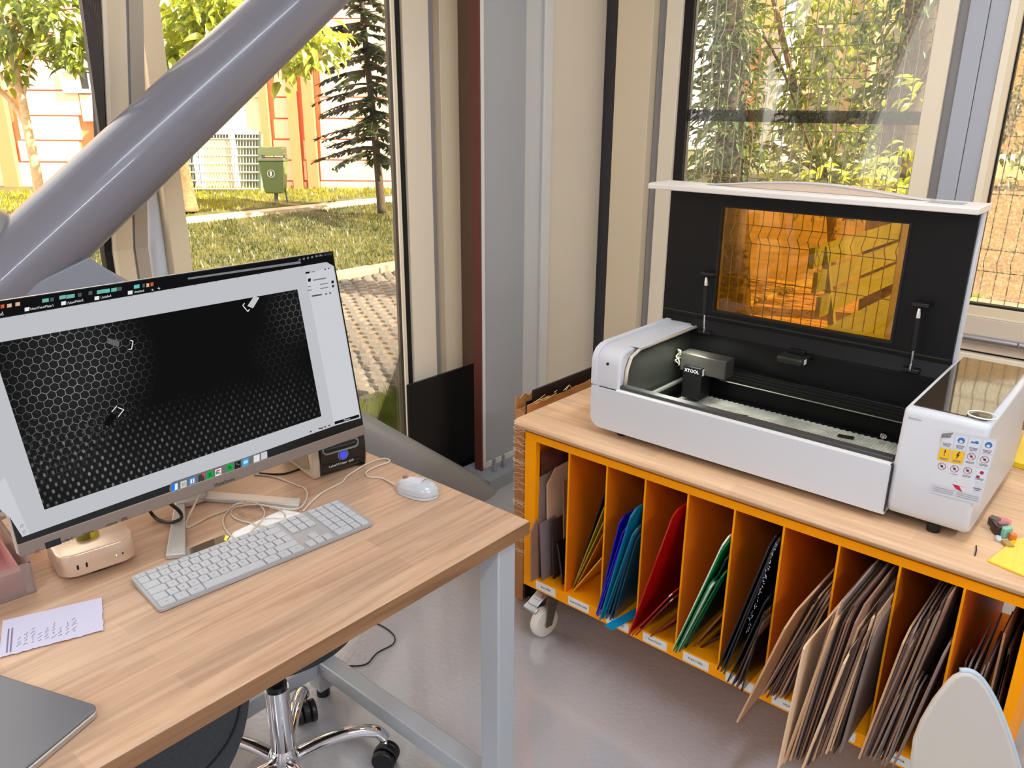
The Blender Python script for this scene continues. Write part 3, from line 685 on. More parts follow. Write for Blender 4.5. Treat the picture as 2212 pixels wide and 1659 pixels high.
# ================================================================== DESK
ZD = .75
deskw = wood('desk_oak', ((178, 142, 116), (208, 174, 146)), 0, .045, .42, .34)
topw = wood('beech_top', ((214, 172, 134), (236, 198, 160)), 90, .05, .6, .45)
desk = thing('desk', (.4, 1.25, 0), 'oak desk with pale grey square steel frame, monitor and keyboard on it', 'desk')
MB().box((-.45, .8875, ZD-.03), (1.081, 1.66, ZD)).build('desktop', deskw, desk, bevel=.0025)
MB().box((-.45, .886, ZD-.029), (1.080, .8874, ZD-.002)).build('dark_edge_strip', wood('edge_oak', ((112, 78, 50), (148, 108, 74)), 0, .1, .6, .5), desk)  # darker strip along the front edge of the desktop
fr = mat('desk_frame_paint', (176, 180, 186), .35, metal=.1)
for x in (-.40, .995):
    for y in (.892, 1.53):
        lg = MB().box((x, y, .03), (x+.05, y+.05, ZD-.03)).build('leg', fr, desk, bevel=.003)
        MB().cyl((x+.025, y+.025, 0), (x+.025, y+.025, .03), .018, n=14).build('leveller', black, lg)
for x in (-.40, .995): MB().box((x+.002, .942, .085), (x+.048, 1.53, .13)).build('side_stretcher', fr, desk, bevel=.003)
MB().box((-.35, 1.532, .085), (.995, 1.577, .13)).build('rear_stretcher', fr, desk, bevel=.003)
for y in (.925, 1.535): MB().box((-.35, y, ZD-.052), (.995, y+.04, ZD-.03)).build('apron_rail', fr, desk, bevel=.003)
for x in (-.398, .997): MB().box((x, .942, ZD-.052), (x+.046, 1.53, ZD-.03)).build('apron_rail', fr, desk, bevel=.003)
# ---- monitor
A0 = Vector((.310, 1.231, H-.640)); A1 = Vector((.953, 1.221, H-.640)); mu = (A1-A0).normalized()
A2 = Vector((.953, 1.290, H-.271)); mvr = (A2-A1); mv = (mvr-mu*mvr.dot(mu)).normalized(); mn = mu.cross(mv); 
MW = (A1-A0).length; MH = mvr.dot(mv)
if mn.y > 0: mn = -mn
mon = thing('computer_monitor', (.65, 1.38, ZD), 'wide black monitor with silver chin showing a dark honeycomb picture on a grey page', 'monitor')
def mp_(u, v, d=0): return A0+mu*u+mv*v+mn*d
MB().obox(mp_(0, 0, -.022), mu*MW, mv*MH, mn*.018).build('housing', silver, mon, bevel=.004)
MB().obox(mp_(0.001, .021, -.004), mu*(MW-.002), mv*(MH-.022), mn*.004).build('display_panel', mat('display_glass', (14, 14, 15), .12), mon)
MB().obox(mp_(0, 0, -.004), mu*MW, mv*.0205, mn*.0055).build('chin', mat('chin_silver', (132, 118, 110), .4, metal=.3), mon, bevel=.0015)
def sp(px, py, d=.0):
    p = pplane(px, py, A0, mn); return p+mn*d
def scr_poly(name, pts, M, d, par):
    return MB().prism([sp(x, y, d) for x, y in pts], mn*.00008).build(name, M, par)
screen = scr_poly('screen', [(0-160, 717), (0, 688), (705, 566), (721, 575), (779, 903), (722, 920), (48, 1160), (-160, 760)], emis('screen_grey', (184, 185, 190), 1.0), .0002, mon)
# dark picture: hexagonal mesh, brightest at the left, streaks below
def honeycomb_screen():
    M = bpy.data.materials.new('honeycomb_picture'); M.use_nodes = True; nt = M.node_tree; nt.nodes.clear(); L = nt.links
    def N(t, **k):
        n = nt.nodes.new(t)
        for a, v in k.items(): setattr(n, a, v)
        return n
    out = N('ShaderNodeOutputMaterial'); em = N('ShaderNodeEmission'); tc = N('ShaderNodeTexCoord')
    dot = []
    for vec, off in ((mu, 0), (mv, 0)):
        d_ = N('ShaderNodeVectorMath', operation='DOT_PRODUCT'); d_.inputs[1].default_value = vec; L.new(tc.outputs['Object'], d_.inputs[0]); dot.append(d_)
    cb = N('ShaderNodeCombineXYZ'); L.new(dot[0].outputs['Value'], cb.inputs[0]); L.new(dot[1].outputs['Value'], cb.inputs[1])
    nz = N('ShaderNodeTexNoise'); nz.inputs['Scale'].default_value = 12; L.new(cb.outputs[0], nz.inputs[0])
    nzs = N('ShaderNodeVectorMath', operation='SCALE'); nzs.inputs['Scale'].default_value = .004; L.new(nz.outputs['Color'], nzs.inputs[0])
    ad = N('ShaderNodeVectorMath', operation='ADD'); L.new(cb.outputs[0], ad.inputs[0]); L.new(nzs.outputs[0], ad.inputs[1])
    S = .0130
    def wrap(src, off):
        a = N('ShaderNodeVectorMath', operation='ADD'); a.inputs[1].default_value = (off[0]+300*S, off[1]+519.6152*S, 0); L.new(src.outputs[0], a.inputs[0])
        m_ = N('ShaderNodeVectorMath', operation='MODULO'); m_.inputs[1].default_value = (S, S*1.7320508, 1); L.new(a.outputs[0], m_.inputs[0])
        s_ = N('ShaderNodeVectorMath', operation='SUBTRACT'); s_.inputs[1].default_value = (S/2, S*.8660254, 0); L.new(m_.outputs[0], s_.inputs[0])
        return s_
    a, b_ = wrap(ad, (0, 0)), wrap(ad, (S/2, S*.8660254))
    la, lb = N('ShaderNodeVectorMath', operation='LENGTH'), N('ShaderNodeVectorMath', operation='LENGTH'); L.new(a.outputs[0], la.inputs[0]); L.new(b_.outputs[0], lb.inputs[0])
    lt = N('ShaderNodeMath', operation='LESS_THAN'); L.new(la.outputs['Value'], lt.inputs[0]); L.new(lb.outputs['Value'], lt.inputs[1])
    mx = N('ShaderNodeMix', data_type='VECTOR'); L.new(lt.outputs[0], mx.inputs[0]); L.new(b_.outputs[0], mx.inputs[4]); L.new(a.outputs[0], mx.inputs[5])
    ab = N('ShaderNodeVectorMath', operation='ABSOLUTE'); L.new(mx.outputs[1], ab.inputs[0])
    dd = N('ShaderNodeVectorMath', operation='DOT_PRODUCT'); dd.inputs[1].default_value = (.5, .8660254, 0); L.new(ab.outputs[0], dd.inputs[0])
    sx = N('ShaderNodeSeparateXYZ'); L.new(ab.outputs[0], sx.inputs[0])
    mm = N('ShaderNodeMath', operation='MAXIMUM'); L.new(dd.outputs['Value'], mm.inputs[0]); L.new(sx.outputs[0], mm.inputs[1])
    mr = N('ShaderNodeMapRange', interpolation_type='SMOOTHSTEP'); mr.inputs[1].default_value = S*.455; mr.inputs[2].default_value = S*.5; mr.inputs[3].default_value = 0; mr.inputs[4].default_value = 1; L.new(mm.outputs[0], mr.inputs[0])
    # brightness falls with distance from two lit corners of the picture
    og = ORG[mon.name]
    def spot(px, py, r, g_):
        p = sp(px, py)-og; c = N('ShaderNodeVectorMath', operation='DISTANCE'); c.inputs[1].default_value = p; L.new(tc.outputs['Object'], c.inputs[0])
        q = N('ShaderNodeMapRange', interpolation_type='SMOOTHSTEP'); q.inputs[1].default_value = r; q.inputs[2].default_value = r*.1; q.inputs[3].default_value = 0; q.inputs[4].default_value = g_; L.new(c.outputs['Value'], q.inputs[0]); return q
    acc = None
    for s_ in (spot(160, 790, .135, .8), spot(640, 670, .08, .32), spot(120, 930, .10, .25), spot(600, 760, .07, .06)):
        if acc is None: acc = s_
        else:
            a2 = N('ShaderNodeMath', operation='ADD'); L.new(acc.outputs[0], a2.inputs[0]); L.new(s_.outputs[0], a2.inputs[1]); acc = a2
    n2 = N('ShaderNodeTexNoise'); n2.inputs['Scale'].default_value = 60; L.new(cb.outputs[0], n2.inputs[0])
    m4 = N('ShaderNodeMath', operation='MULTIPLY'); L.new(acc.outputs[0], m4.inputs[0]); L.new(n2.outputs[0], m4.inputs[1])
    m5 = N('ShaderNodeMath', operation='MULTIPLY'); L.new(m4.outputs[0], m5.inputs[0]); L.new(mr.outputs[0], m5.inputs[1])
    m6 = N('ShaderNodeMath', operation='MULTIPLY_ADD'); m6.inputs[1].default_value = .9; m6.inputs[2].default_value = .0052; L.new(m5.outputs[0], m6.inputs[0])
    # a faint haze of light inside the cells too
    m7 = N('ShaderNodeMath', operation='MULTIPLY_ADD'); m7.inputs[1].default_value = .016; L.new(acc.outputs[0], m7.inputs[0]); L.new(m6.outputs[0], m7.inputs[2])
    # slanted lower rows: staggered short glints
    def sn(src, k, ph):
        a_ = N('ShaderNodeMath', operation='MULTIPLY_ADD'); a_.inputs[1].default_value = k; a_.inputs[2].default_value = ph; L.new(src, a_.inputs[0]); b1 = N('ShaderNodeMath', operation='SINE'); L.new(a_.outputs[0], b1.inputs[0]); return b1
    sp_ = N('ShaderNodeSeparateXYZ'); L.new(ad.outputs[0], sp_.inputs[0])
    pm = N('ShaderNodeMath', operation='MULTIPLY'); L.new(sn(sp_.outputs[0], 2*math.pi/.0122, 0).outputs[0], pm.inputs[0]); L.new(sn(sp_.outputs[1], 2*math.pi/.0190, .6).outputs[0], pm.inputs[1])
    pr_ = N('ShaderNodeMapRange', interpolation_type='SMOOTHSTEP'); pr_.inputs[1].default_value = .25; pr_.inputs[2].default_value = .95; L.new(pm.outputs[0], pr_.inputs[0])
    lo = None
    for s_ in (spot(150, 1045, .14, .10), spot(280, 1020, .13, .07), spot(400, 990, .12, .06), spot(520, 950, .12, .06), spot(630, 900, .11, .05)):
        if lo is None: lo = s_
        else:
            a3 = N('ShaderNodeMath', operation='ADD'); L.new(lo.outputs[0], a3.inputs[0]); L.new(s_.outputs[0], a3.inputs[1]); lo = a3
    m8 = N('ShaderNodeMath', operation='MULTIPLY'); ln_ = N('ShaderNodeMath', operation='MULTIPLY'); nr_ = N('ShaderNodeMapRange'); nr_.inputs[1].default_value = .35; nr_.inputs[2].default_value = .65; nr_.inputs[3].default_value = .3; nr_.inputs[4].default_value = 1.6; L.new(n2.outputs[0], nr_.inputs[0]); L.new(lo.outputs[0], ln_.inputs[0]); L.new(nr_.outputs[0], ln_.inputs[1]); L.new(ln_.outputs[0], m8.inputs[0]); L.new(pr_.outputs[0], m8.inputs[1])
    m9 = N('ShaderNodeMath', operation='ADD'); L.new(m8.outputs[0], m9.inputs[0]); L.new(m7.outputs[0], m9.inputs[1])
    m10 = N('ShaderNodeMath', operation='MULTIPLY_ADD'); m10.inputs[1].default_value = .05; L.new(lo.outputs[0], m10.inputs[0]); L.new(m9.outputs[0], m10.inputs[2]); m7 = m10
    cc = N('ShaderNodeCombineColor')
    for i in range(3): L.new(m7.outputs[0], cc.inputs[i])
    L.new(cc.outputs[0], em.inputs[0]); L.new(em.outputs[0], out.inputs[0]); return M
pic = scr_poly('picture', [(-20, 743), (642, 625), (694, 899), (96, 1101)], honeycomb_screen(), .0004, screen)
ink = emis('screen_black', (22, 22, 24)); wht = emis('screen_white', (225, 225, 228)); lgt = emis('screen_light', (196, 197, 203)); midg = emis('screen_midgrey', (120, 120, 124)); dkg = emis('screen_darkgrey', (70, 70, 74))
scr_poly('side_panel', [(660, 590), (719, 577), (777, 901), (722, 919)], lgt, .0003, screen)
scr_poly('side_strip', [(-120, 1000), (0, 1040), (10, 1030), (64, 1154), (48, 1159), (-120, 900)], lgt, .0003, screen)
tabbar = scr_poly('tab_bar', [(-100, 668), (0, 652), (695, 548), (718, 545), (721, 572), (705, 566), (0, 686), (-100, 705)], emis('tab_black', (18, 18, 20)), .0003, mon)
scr_poly('address_field', [(406, 604), (405, 600), (648, 564), (650, 569)], midg, .0005, tabbar)
def stext(t, px, py, px2, py2, size, M=wht, par=tabbar, d=.0006):
    O = sp((px+px2)/2, (py+py2)/2, d); u = (sp(px2, py2)-sp(px, py)).normalized(); return text(t, 'lettering', M, par, O, u, mn.cross(u), size, .00002)
stext('1SdenViewMain1', 70, 667, 107, 661, .0052); stext('1SdenMain2', 147, 655, 176, 649, .0052); stext('Untitled', 219, 643, 238, 639, .0050); stext('Untitled', 291, 631, 309, 628, .0050); stext('ed', -6, 680, 8, 677, .0076)
stext('+', 340, 624, 346, 623, .009); stext('x', 326, 626, 332, 625, .007)
def chip(x, y, w_, h_, M, par=tabbar, d=.0005, sl=-.17, name='icon'):
    return scr_poly(name, [(x-w_/2, y+h_/2+sl*-w_/2), (x+w_/2, y+h_/2+sl*w_/2), (x+w_/2, y-h_/2+sl*w_/2), (x-w_/2, y-h_/2-sl*w_/2)], M, d, par)
for x, y in ((58, 668), (137, 655), (209, 644), (281, 632)): chip(x, y, 10, 8, wht)
for x, y, w_, c in ((5, 662, 8, 'a'), (20, 660, 10, 'b'), (38, 657, 10, 'b'), (98, 649, 14, 'c'), (112, 647, 8, 'd'), (135, 642, 14, 'c'), (152, 640, 18, 'c'), (172, 637, 8, 'd'), (195, 633, 8, 'd'), (218, 630, 18, 'c'), (232, 628, 10, 'e'), (246, 626, 12, 'c'), (258, 624, 10, 'd'), (295, 619, 12, 'e'), (310, 617, 5, 'd'), (319, 616, 6, 'b'), (328, 614, 6, 'a')):
    chip(x, y, w_, 8, emis('thumb_'+c, {'a': (190, 90, 50), 'b': (210, 170, 140), 'c': (110, 170, 160), 'd': (70, 90, 84), 'e': (90, 190, 180)}[c]))
for k in range(6): chip(647+k*9, 561-k*1.9, 4, 4, midg)
stext('Sun Mar 16 11:31', 686, 553, 712, 549, .0052, midg)
# side panel widgets
for x, y, w_, h_, M_ in ((664, 589, 9, 4, ink), (676, 587, 8, 2, midg), (668, 605, 6, 7, ink), (690, 603, 28, 3, midg), (718, 609, 5, 6, ink), (719, 618, 5, 6, dkg), (668, 619, 7, 2, midg), (668, 627, 9, 2, midg), (700, 613, 18, 2, midg), (700, 622, 18, 2, midg), (684, 638, 22, 3, dkg), (704, 635, 4, 3, dkg), (713, 633, 4, 3, dkg), (702, 582, 3, 3, dkg), (710, 580, 3, 3, dkg)):
    chip(x, y, w_, h_, M_, screen, .0006)
scr_poly('button', [(723, 917), (722, 911), (775, 895), (776, 901)], ink, .0006, screen); stext('Process', 742, 908, 756, 904, .005, wht, screen, .0009)
for x, y in ((671, 932), (693, 925), (702, 922), (711, 919)): chip(x, y, 4 if x != 693 else 10, 3, dkg, screen, .0006)
for x, y in ((47, 1136), (52, 1149)): chip(x, y, 6, 6, midg, screen, .0006, -.3, 'icon_frame'); chip(x, y, 4, 4, lgt, screen, .0008, -.3)
for k in range(14): chip(53+k*46, 681-k*8, 3, 1.6, midg, screen, .0006)
# clips lying on the mesh in the picture
scr_poly('clip', [(232, 730), (258, 737), (256, 750), (231, 741)], emis('clip_grey', (96, 96, 96)), .0006, pic)
for seg in ([(281, 735), (287, 737)], [(287, 737), (284, 754)], [(284, 754), (277, 755)], [(241, 890), (252, 877)], [(254, 880), (267, 885)], [(267, 885), (255, 900)], [(524, 660), (528, 655)], [(524, 660), (535, 673)], [(535, 673), (539, 668)]):
    (x0, y0), (x1, y1) = seg; L_ = math.hypot(x1-x0, y1-y0); nx, ny = -(y1-y0)/L_*.9, (x1-x0)/L_*.9
    scr_poly('clip_edge', [(x0-nx, y0-ny), (x1-nx, y1-ny), (x1+nx, y1+ny), (x0+nx, y0+ny)], wht, .0006, pic)
scr_poly('clip', [(534, 661), (548, 640), (560, 643), (546, 666)], emis('clip_light', (190, 190, 190)), .0006, pic)
scr_poly('clip', [(222, 915), (240, 892), (252, 898), (236, 922)], emis('clip_dark', (14, 14, 14)), .0006, pic)
# dock
dock = scr_poly('dock', [(370, 1068), (365, 1058), (367, 1046), (373, 1041), (572, 974), (577, 978), (579, 990), (575, 996), (376, 1066)], emis('dock_grey', (104, 105, 106)), .0006, mon)
ds = -.335
icons = [(377, 1052, (30, 120, 240)), (396, 1046, (200, 200, 200)), (415, 1039, (60, 140, 220)), (434, 1032, (60, 60, 62)), (453, 1026, (20, 160, 60)), (471, 1020, (235, 235, 235)), (496, 1010, (20, 160, 60)), (513, 1004, (34, 34, 36)), (530, 998, (60, 160, 220)), (554, 990, (215, 215, 218)), (570, 984, (190, 195, 200))]
for i, (x, y, c) in enumerate(icons):
    ic = chip(x, y, 13, 15, emis('dock_icon_%d' % i, c), dock, .0008, ds)
    if i == 0: chip(x+3.2, y-1, 6, 13, emis('face_light', (220, 228, 240)), dock, .001, ds)
    if i == 1:
        for a in (-3, 0, 3):
            for b2 in (-3, 0, 3): chip(x+a, y+b2+a*ds, 2, 2, midg, dock, .001, ds)
    if i == 2: chip(x, y, 8, 9, emis('compass', (220, 235, 245)), dock, .001, ds); chip(x, y, 2, 8, emis('needle', (220, 60, 50)), dock, .0012, ds)
    if i == 3: chip(x+5, y-7, 5, 5, emis('badge', (240, 60, 60)), dock, .001, ds)
    if i in (4, 6): stext('X', x-3, y+1, x+3, y-1, .0105, ink, dock, .001)
    if i == 5:
        chip(x, y-4, 9, 3, emis('cr', (220, 70, 50)), dock, .001, ds); chip(x-4, y+2, 3, 7, emis('cg', (60, 160, 80)), dock, .001, ds); chip(x+4, y+2, 3, 7, emis('cyl', (240, 190, 60)), dock, .001, ds); chip(x, y+1, 5, 5, emis('cb', (70, 120, 220)), dock, .0012, ds)
    if i == 7: stext('>_', x-3, y-1, x+3, y-3, .005, wht, dock, .001)
    if i == 8: chip(x, y, 9, 6, emis('chart', (170, 220, 240)), dock, .001, ds)
inkm = mat('print_ink', (40, 36, 36), .6)
def ctext(t, px, py, size, M=inkm):
    O = sp(px, py, .0022); text(t, 'lettering', M, mon, O, mu, mv, size, .00005)
ctext('ViewSonic', 484, 1041, .0095)
ctext('4K', 80, 1192, .008, mat('red_ink', (150, 50, 70), .5)); ctext('USB-C', 146, 1166, .006); ctext('Pantone', 190, 1150, .005); ctext('HDR10', 240, 1132, .006); ctext('IPS', 268, 1121, .008)
MB().obox(sp(99, 1186, .0016), mu*.022, mv*.010, mn*.0006).build('sticker', mat('black_sticker', (24, 20, 24), .3), mon)
# stand: V foot, neck, arm
def dpt(px, py, z=ZD): return pz(px, py, z)
f0 = [dpt(359, 1210), dpt(402, 1206), dpt(401, 1098), dpt(380, 1090)]
MB().prism([p+up*.0005 for p in f0], (0, 0, .010)).build('foot', silver, mon, bevel=.002)
f1 = [dpt(436, 1084), dpt(646, 1101), dpt(651, 1086), dpt(432, 1068)]
MB().prism([p+up*.0005 for p in f1], (0, 0, .010)).build('foot', silver, mon, bevel=.002)
nk = dpt(412, 1076)+Vector((.02, .03, 0))
MB().prism([dpt(384, 1100)+up*.001, dpt(412, 1096)+up*.001, dpt(446, 1084)+up*.001, dpt(446, 1060)+up*.001, dpt(400, 1062)+up*.001], (0, 0, .013)).build('foot_hub', silver, mon, bevel=.002)
MB().box((nk.x-.03, nk.y-.018, ZD+.012), (nk.x+.03, nk.y+.018, ZD+.34)).build('neck', silver, mon, bevel=.006)
MB().obox(mp_(MW/2-.06, .12, -.05), mu*.12, mv*.12, mn*.028).build('mount', dark, mon, bevel=.006)
MB().obox(Vector((nk.x-.025, 1.30, ZD+.24)), Vector((.05, 0, 0)), Vector((0, nk.y-1.30, 0)), Vector((0, 0, .05))).build('arm', silver, mon, bevel=.004)
# ---- mac-like mini computer
ma = math.radians(-8); ux = Vector((math.cos(ma), math.sin(ma), 0)); uy = Vector((-math.sin(ma), math.cos(ma), 0))
mc = Vector((.4565, 1.3815, ZD)); mini = thing('mini_computer', tuple(mc), 'small square silver desktop computer with rounded corners under the lower left of the monitor', 'computer')
casem = mat('mini_aluminium', (226, 200, 176), .34, metal=.55)
b = MB(); rr = rrect(.124, .124, .028, 8); prof = [(1-.05, .007), (1.0, .010), (1.0, .047), (.985, .049), (.96, .05)]; vs = []
for s_, h in prof: vs += [mc+ux*x*s_+uy*y*s_+up*h for x, y in rr]
n = len(rr)
b.add(vs, [(k*n+i, k*n+(i+1) % n, (k+1)*n+(i+1) % n, (k+1)*n+i) for k in range(len(prof)-1) for i in range(n)]+[tuple(range(n-1, -1, -1)), tuple(range((len(prof)-1)*n, len(prof)*n))]).build('body', casem, mini, smooth=True)
MB().cyl(mc, mc+up*.008, .05, n=32).build('foot', black, mini)
ff = mc-uy*.0622
for x in (-.036, -.022): MB().prism([ff+ux*(x+a)+up*(.026+c_) for a, c_ in rrect(.0032, .009, .0015, 3)], -uy*.0004).build('port', black, mini)
MB().cyl(ff+ux*.036+up*.026, ff+ux*.036+up*.026-uy*.0004, .0016, n=12).build('jack', black, mini)
MB().cyl(ff+ux*.0255+up*.0258, ff+ux*.0255+up*.0258-uy*.0004, .001, n=10).build('power_light', emis('led_white', (255, 255, 250), 1.5), mini)
# two little yellow glass jars behind
for i, (x, y, r, lab) in enumerate(((188, 1160, .0135, 'small dark olive-yellow tape roll on top of the mini computer, left of the pair'), (205, 1155, .0115, 'small bright yellow ribbed tape roll on top of the mini computer, right of the pair'))):
    p = pz(x, y+6, ZD+.05)+Vector((.0, .012, 0)); t = MB().lathe([(r*.98, 0), (r, .001), (r, .012), (r*.98, .013), (r*.5, .013), (r*.5, .004)], p, n=20).build('tape_roll', mat('yellow_tape_%d' % i, ((120, 112, 20), (196, 190, 50))[i], .3), smooth=True)
    tag(t, lab, 'tape')
# ---- keyboard
kb0 = pz(345, 1322, ZD+.004); kb1 = pz(808, 1130, ZD+.006); ku = (kb1-kb0); ku.z = 0; KL = ku.length; ku.normalize(); kv = Vector((-ku.y, ku.x, 0)); KD = .122
kbd = thing('keyboard', tuple(kb0), 'white full-size wired keyboard with aluminium base in front of the monitor', 'keyboard')
def kp(u, v, h=0): return kb0+ku*u+kv*v+up*(h+v*.045)
b = MB(); vs = []
out_ = [(x+KL/2, y+KD/2) for x, y in rrect(KL, KD, .007, 4)]; n = len(out_)
kz = ZD-kb0.z+.002
vs = [Vector((*(kb0+ku*x+kv*y).xy, ZD+.002)) for x, y in out_]+[kp(x, y, .0025) for x, y in out_]
b.add(vs, [(i, (i+1) % n, (i+1) % n+n, i+n) for i in range(n)]+[tuple(range(n-1, -1, -1)), tuple(range(n, 2*n))]).build('base', mat('keyboard_aluminium', (176, 176, 178), .4, metal=.4), kbd)
keym = mat('key_white', (186, 186, 189), .5)
def key(u0, v0, w_, d_, leg=None):
    g_ = .0011; x, y = u0+w_/2, v0+d_/2; w2, d2 = w_-2*g_, d_-2*g_
    lo = [kp(x+a, y+c_, .0028) for a, c_ in rrect(w2, d2, .0018, 2)]; hi = [kp(x+a*.965, y+c_*.965, .0052) for a, c_ in rrect(w2, d2, .0018, 2)]; n = len(lo)
    o = MB().add(lo+hi, [(i, (i+1) % n, (i+1) % n+n, i+n) for i in range(n)]+[tuple(range(n, 2*n))]).build('key', keym, kbd)
    return o
U = (KL-.008)/22.75; RH = [.0185, .0185, .0185, .0185, .0185, .0115]; v0 = .004; rows_y = []
for r in RH: rows_y.append((v0, r)); v0 += r+.0002
SC = (KD-.008)/(v0-.004); rows_y = [(.004+(a-.004)*SC, h*SC) for a, h in rows_y]
legend = MB(); kink = mat('key_legend', (120, 120, 124), .6); keytext = []
def row(r, start, ws, labs=None):
    x = .004+start*U
    for i, w_ in enumerate(ws):
        if w_ > 0:
            key(x, rows_y[r][0], w_*U, rows_y[r][1])
            if labs and i < len(labs) and labs[i]: keytext.append((x+w_*U*.5, rows_y[r][0]+rows_y[r][1]*.5, labs[i]))
        x += abs(w_)*U
row(0, 0, [1.5, 1.25, 1.5, 6.25, 1.5, 1.25, 1.5], ['ctrl', 'alt', 'cmd', '', 'cmd', 'alt', 'ctrl'])
row(1, 0, [1.3]+[1]*11+[2.45], ['', '<']+list('ZXCVBNM')+['\u00d6', '\u00c7', '.'])
row(2, 0, [1.75]+[1]*12+[1.0], ['']+list('ASDFGHJKL')+['\u015e', 'I', ','])
row(3, 0, [1.5]+[1]*12+[1.25], ['']+list('QWERTYUIOP')+['\u011e', '\u00dc'])
row(4, 0, [1]*13+[1.75], ['"']+list('1234567890')+['*', '-'])
row(5, 0, [14.75/14]*14, ['esc']+['F%d' % i for i in range(1, 13)])
for r, ws in ((5, [1, 1, 1]), (4, [1, 1, 1]), (3, [1, 1, 1])): row(r, 15.15, ws)
row(1, 16.15, [1]); row(0, 15.15, [1, 1, 1])
for r, ws, lb in ((5, [1]*4, ['', '', '', '']), (4, [1]*4, ['', '=', '/', '*']), (3, [1]*4, list('789-')), (2, [1]*4, list('456+')), (1, [1]*3, list('123')), (0, [2, 1], ['0', ','])): row(r, 18.6, ws, lb)
x = .004+21.6*U; key(x, rows_y[0][0], U, rows_y[0][1]+rows_y[1][1])
allt = []
for u_, v_, t in keytext:
    s_ = .0055 if len(t) == 1 else .0036
    o = text(t, 'legend', kink, kbd, kp(u_, v_, .0054), ku, kv, s_, .00003); allt.append(o)
# join legends into one stuff part
b = MB()
for o in allt:
    n = len(b.v); b.v += [v.co+ORG[kbd.name] for v in o.data.vertices]; b.f += [tuple(i+n for i in p.vertices) for p in o.data.polygons]; bpy.data.objects.remove(o)
b.build('key_legends', kink, kbd)['kind'] = 'stuff'
# ---- mouse
mo = Vector((1.0145, 1.138, ZD)); ma2 = math.radians(104); mx_ = Vector((math.cos(ma2), math.sin(ma2), 0)); my_ = Vector((-math.sin(ma2), math.cos(ma2), 0))
mouse = thing('computer_mouse', tuple(mo), 'white wired mouse on the right side of the desk', 'mouse')
def mshell(scale_w, z0, hfun, name, M, x0=-1, x1=1, lift=0):
    b = MB(); NU, NV = 22, 14; vs = []
    for i in range(NU+1):
        t = x0+(x1-x0)*i/NU; w_ = .0285*scale_w*math.sqrt(max(0, 1-abs(t)**2.6))*(1-.10*t); h = hfun(t)
        for j in range(NV+1):
            a = math.pi*j/NV; vs.append(mo+mx_*t*.049+my_*w_*math.cos(a)+up*(z0+h*math.sin(a)**.7*min(1, max(.0, (1-abs(t)**4))**.5)+lift))
    fs = [(i*(NV+1)+j, (i+1)*(NV+1)+j, (i+1)*(NV+1)+j+1, i*(NV+1)+j+1) for i in range(NU) for j in range(NV)]
    b.add(vs, fs); return b.build(name, M, mouse, smooth='all')
mshell(1.0, .001, lambda t: .012, 'base', mat('mouse_grey', (188, 186, 186), .35))
mshell(.985, .008, lambda t: .026-.009*(t+.15)**2, 'shell', mat('mouse_white', (190, 191, 196), .22, coat=.3))
mshell(.80, .0095, lambda t: .0262-.009*(t+.15)**2, 'button_plate', mat('mouse_button', (200, 201, 206), .3), -.35, .97)
MB().cyl(mo+mx_*.028+my_*.003+up*.030, mo+mx_*.028-my_*.003+up*.030, .006, n=16).build('wheel', mat('mouse_wheel', (150, 120, 110), .4), mouse)
def cable(pxs, r, M, label, z=None, cat='cable', first=None, last=None):
    pts = [pz(a, c_, ZD+r+(0 if len(q_) < 3 else q_[2])) for q_ in pxs for a, c_ in [q_[:2]]]
    if first is not None: pts[0] = first
    if last is not None: pts[-1] = last
    return tag(MB().tube(smooth_path(pts, 6), r, 8).build('cable', M, smooth='all'), label, cat)
cw = mat('cable_beige', (206, 190, 172), .5)
cable([(858, 1041), (825, 1033), (797, 1030), (791, 1020), (812, 1008), (838, 999), (840, 993), (825, 991, .001), (795, 1001, .001), (752, 1027, .001), (738, 1042), (700, 1062), (675, 1082), (655, 1104)], .0021, cw, 'beige mouse cable looping right of the label printer towards the monitor foot', first=mo+mx_*.052+up*.006)
def c3(pts): return [(330+p[0]/6.32, 1020+p[1]/6.32)+tuple(p[2:]) for p in pts]
cable(c3([(650, 290, .03), (560, 470, .02), (470, 650, .0), (455, 730, .0), (480, 755), (600, 700), (760, 610), (900, 560, .0), (1060, 500), (1120, 445, .004), (1300, 425, .012), (1600, 465, .012), (1900, 505, .012), (2030, 470, .006), (2095, 370), (2110, 280), (2060, 210), (1960, 175), (1800, 110), (1600, 50), (1380, 30)]), .0019, cw, 'beige cable running from behind the monitor neck around the right monitor foot')
cable(c3([(1250, 400, .013), (1130, 440, .005), (1020, 540), (960, 640), (975, 740), (1020, 820), (1080, 880), (1120, 915)]), .0018, cw, 'thin beige cable curving down left to the keyboard from the loop pile')
cable(c3([(1420, 440, .0135), (1250, 450, .013), (1110, 490), (1065, 550), (1100, 610), (1200, 660), (1350, 700), (1450, 730, .004), (1560, 745, .004)]), .0018, cw, 'beige cable forming the open round loop behind the keyboard')
cable(c3([(1280, 405, .0172), (1420, 420, .017), (1510, 500, .003), (1525, 580, .001), (1480, 670, .005), (1400, 750, .004), (1330, 830)]), .0018, cw, 'beige cable passing down the middle of the loop pile onto the white paper')
cable(c3([(1600, 480, .013), (1700, 500, .004), (1780, 550), (1808, 610), (1780, 635), (1650, 635), (1530, 640)]), .0016, cw, 'thin beige cable hooked at the right end of the white paper')
bc = mat('cable_black', (30, 22, 20), .45)
cable(c3([(200, 400, .05), (330, 500, .03), (385, 570, .016), (385, 630, .012), (300, 675, .012), (180, 680, .003), (60, 640, .001), (-20, 560, .01), (-60, 470, .04)]), .0034, bc, 'thick black cable loop hanging under the monitor beside the left foot')
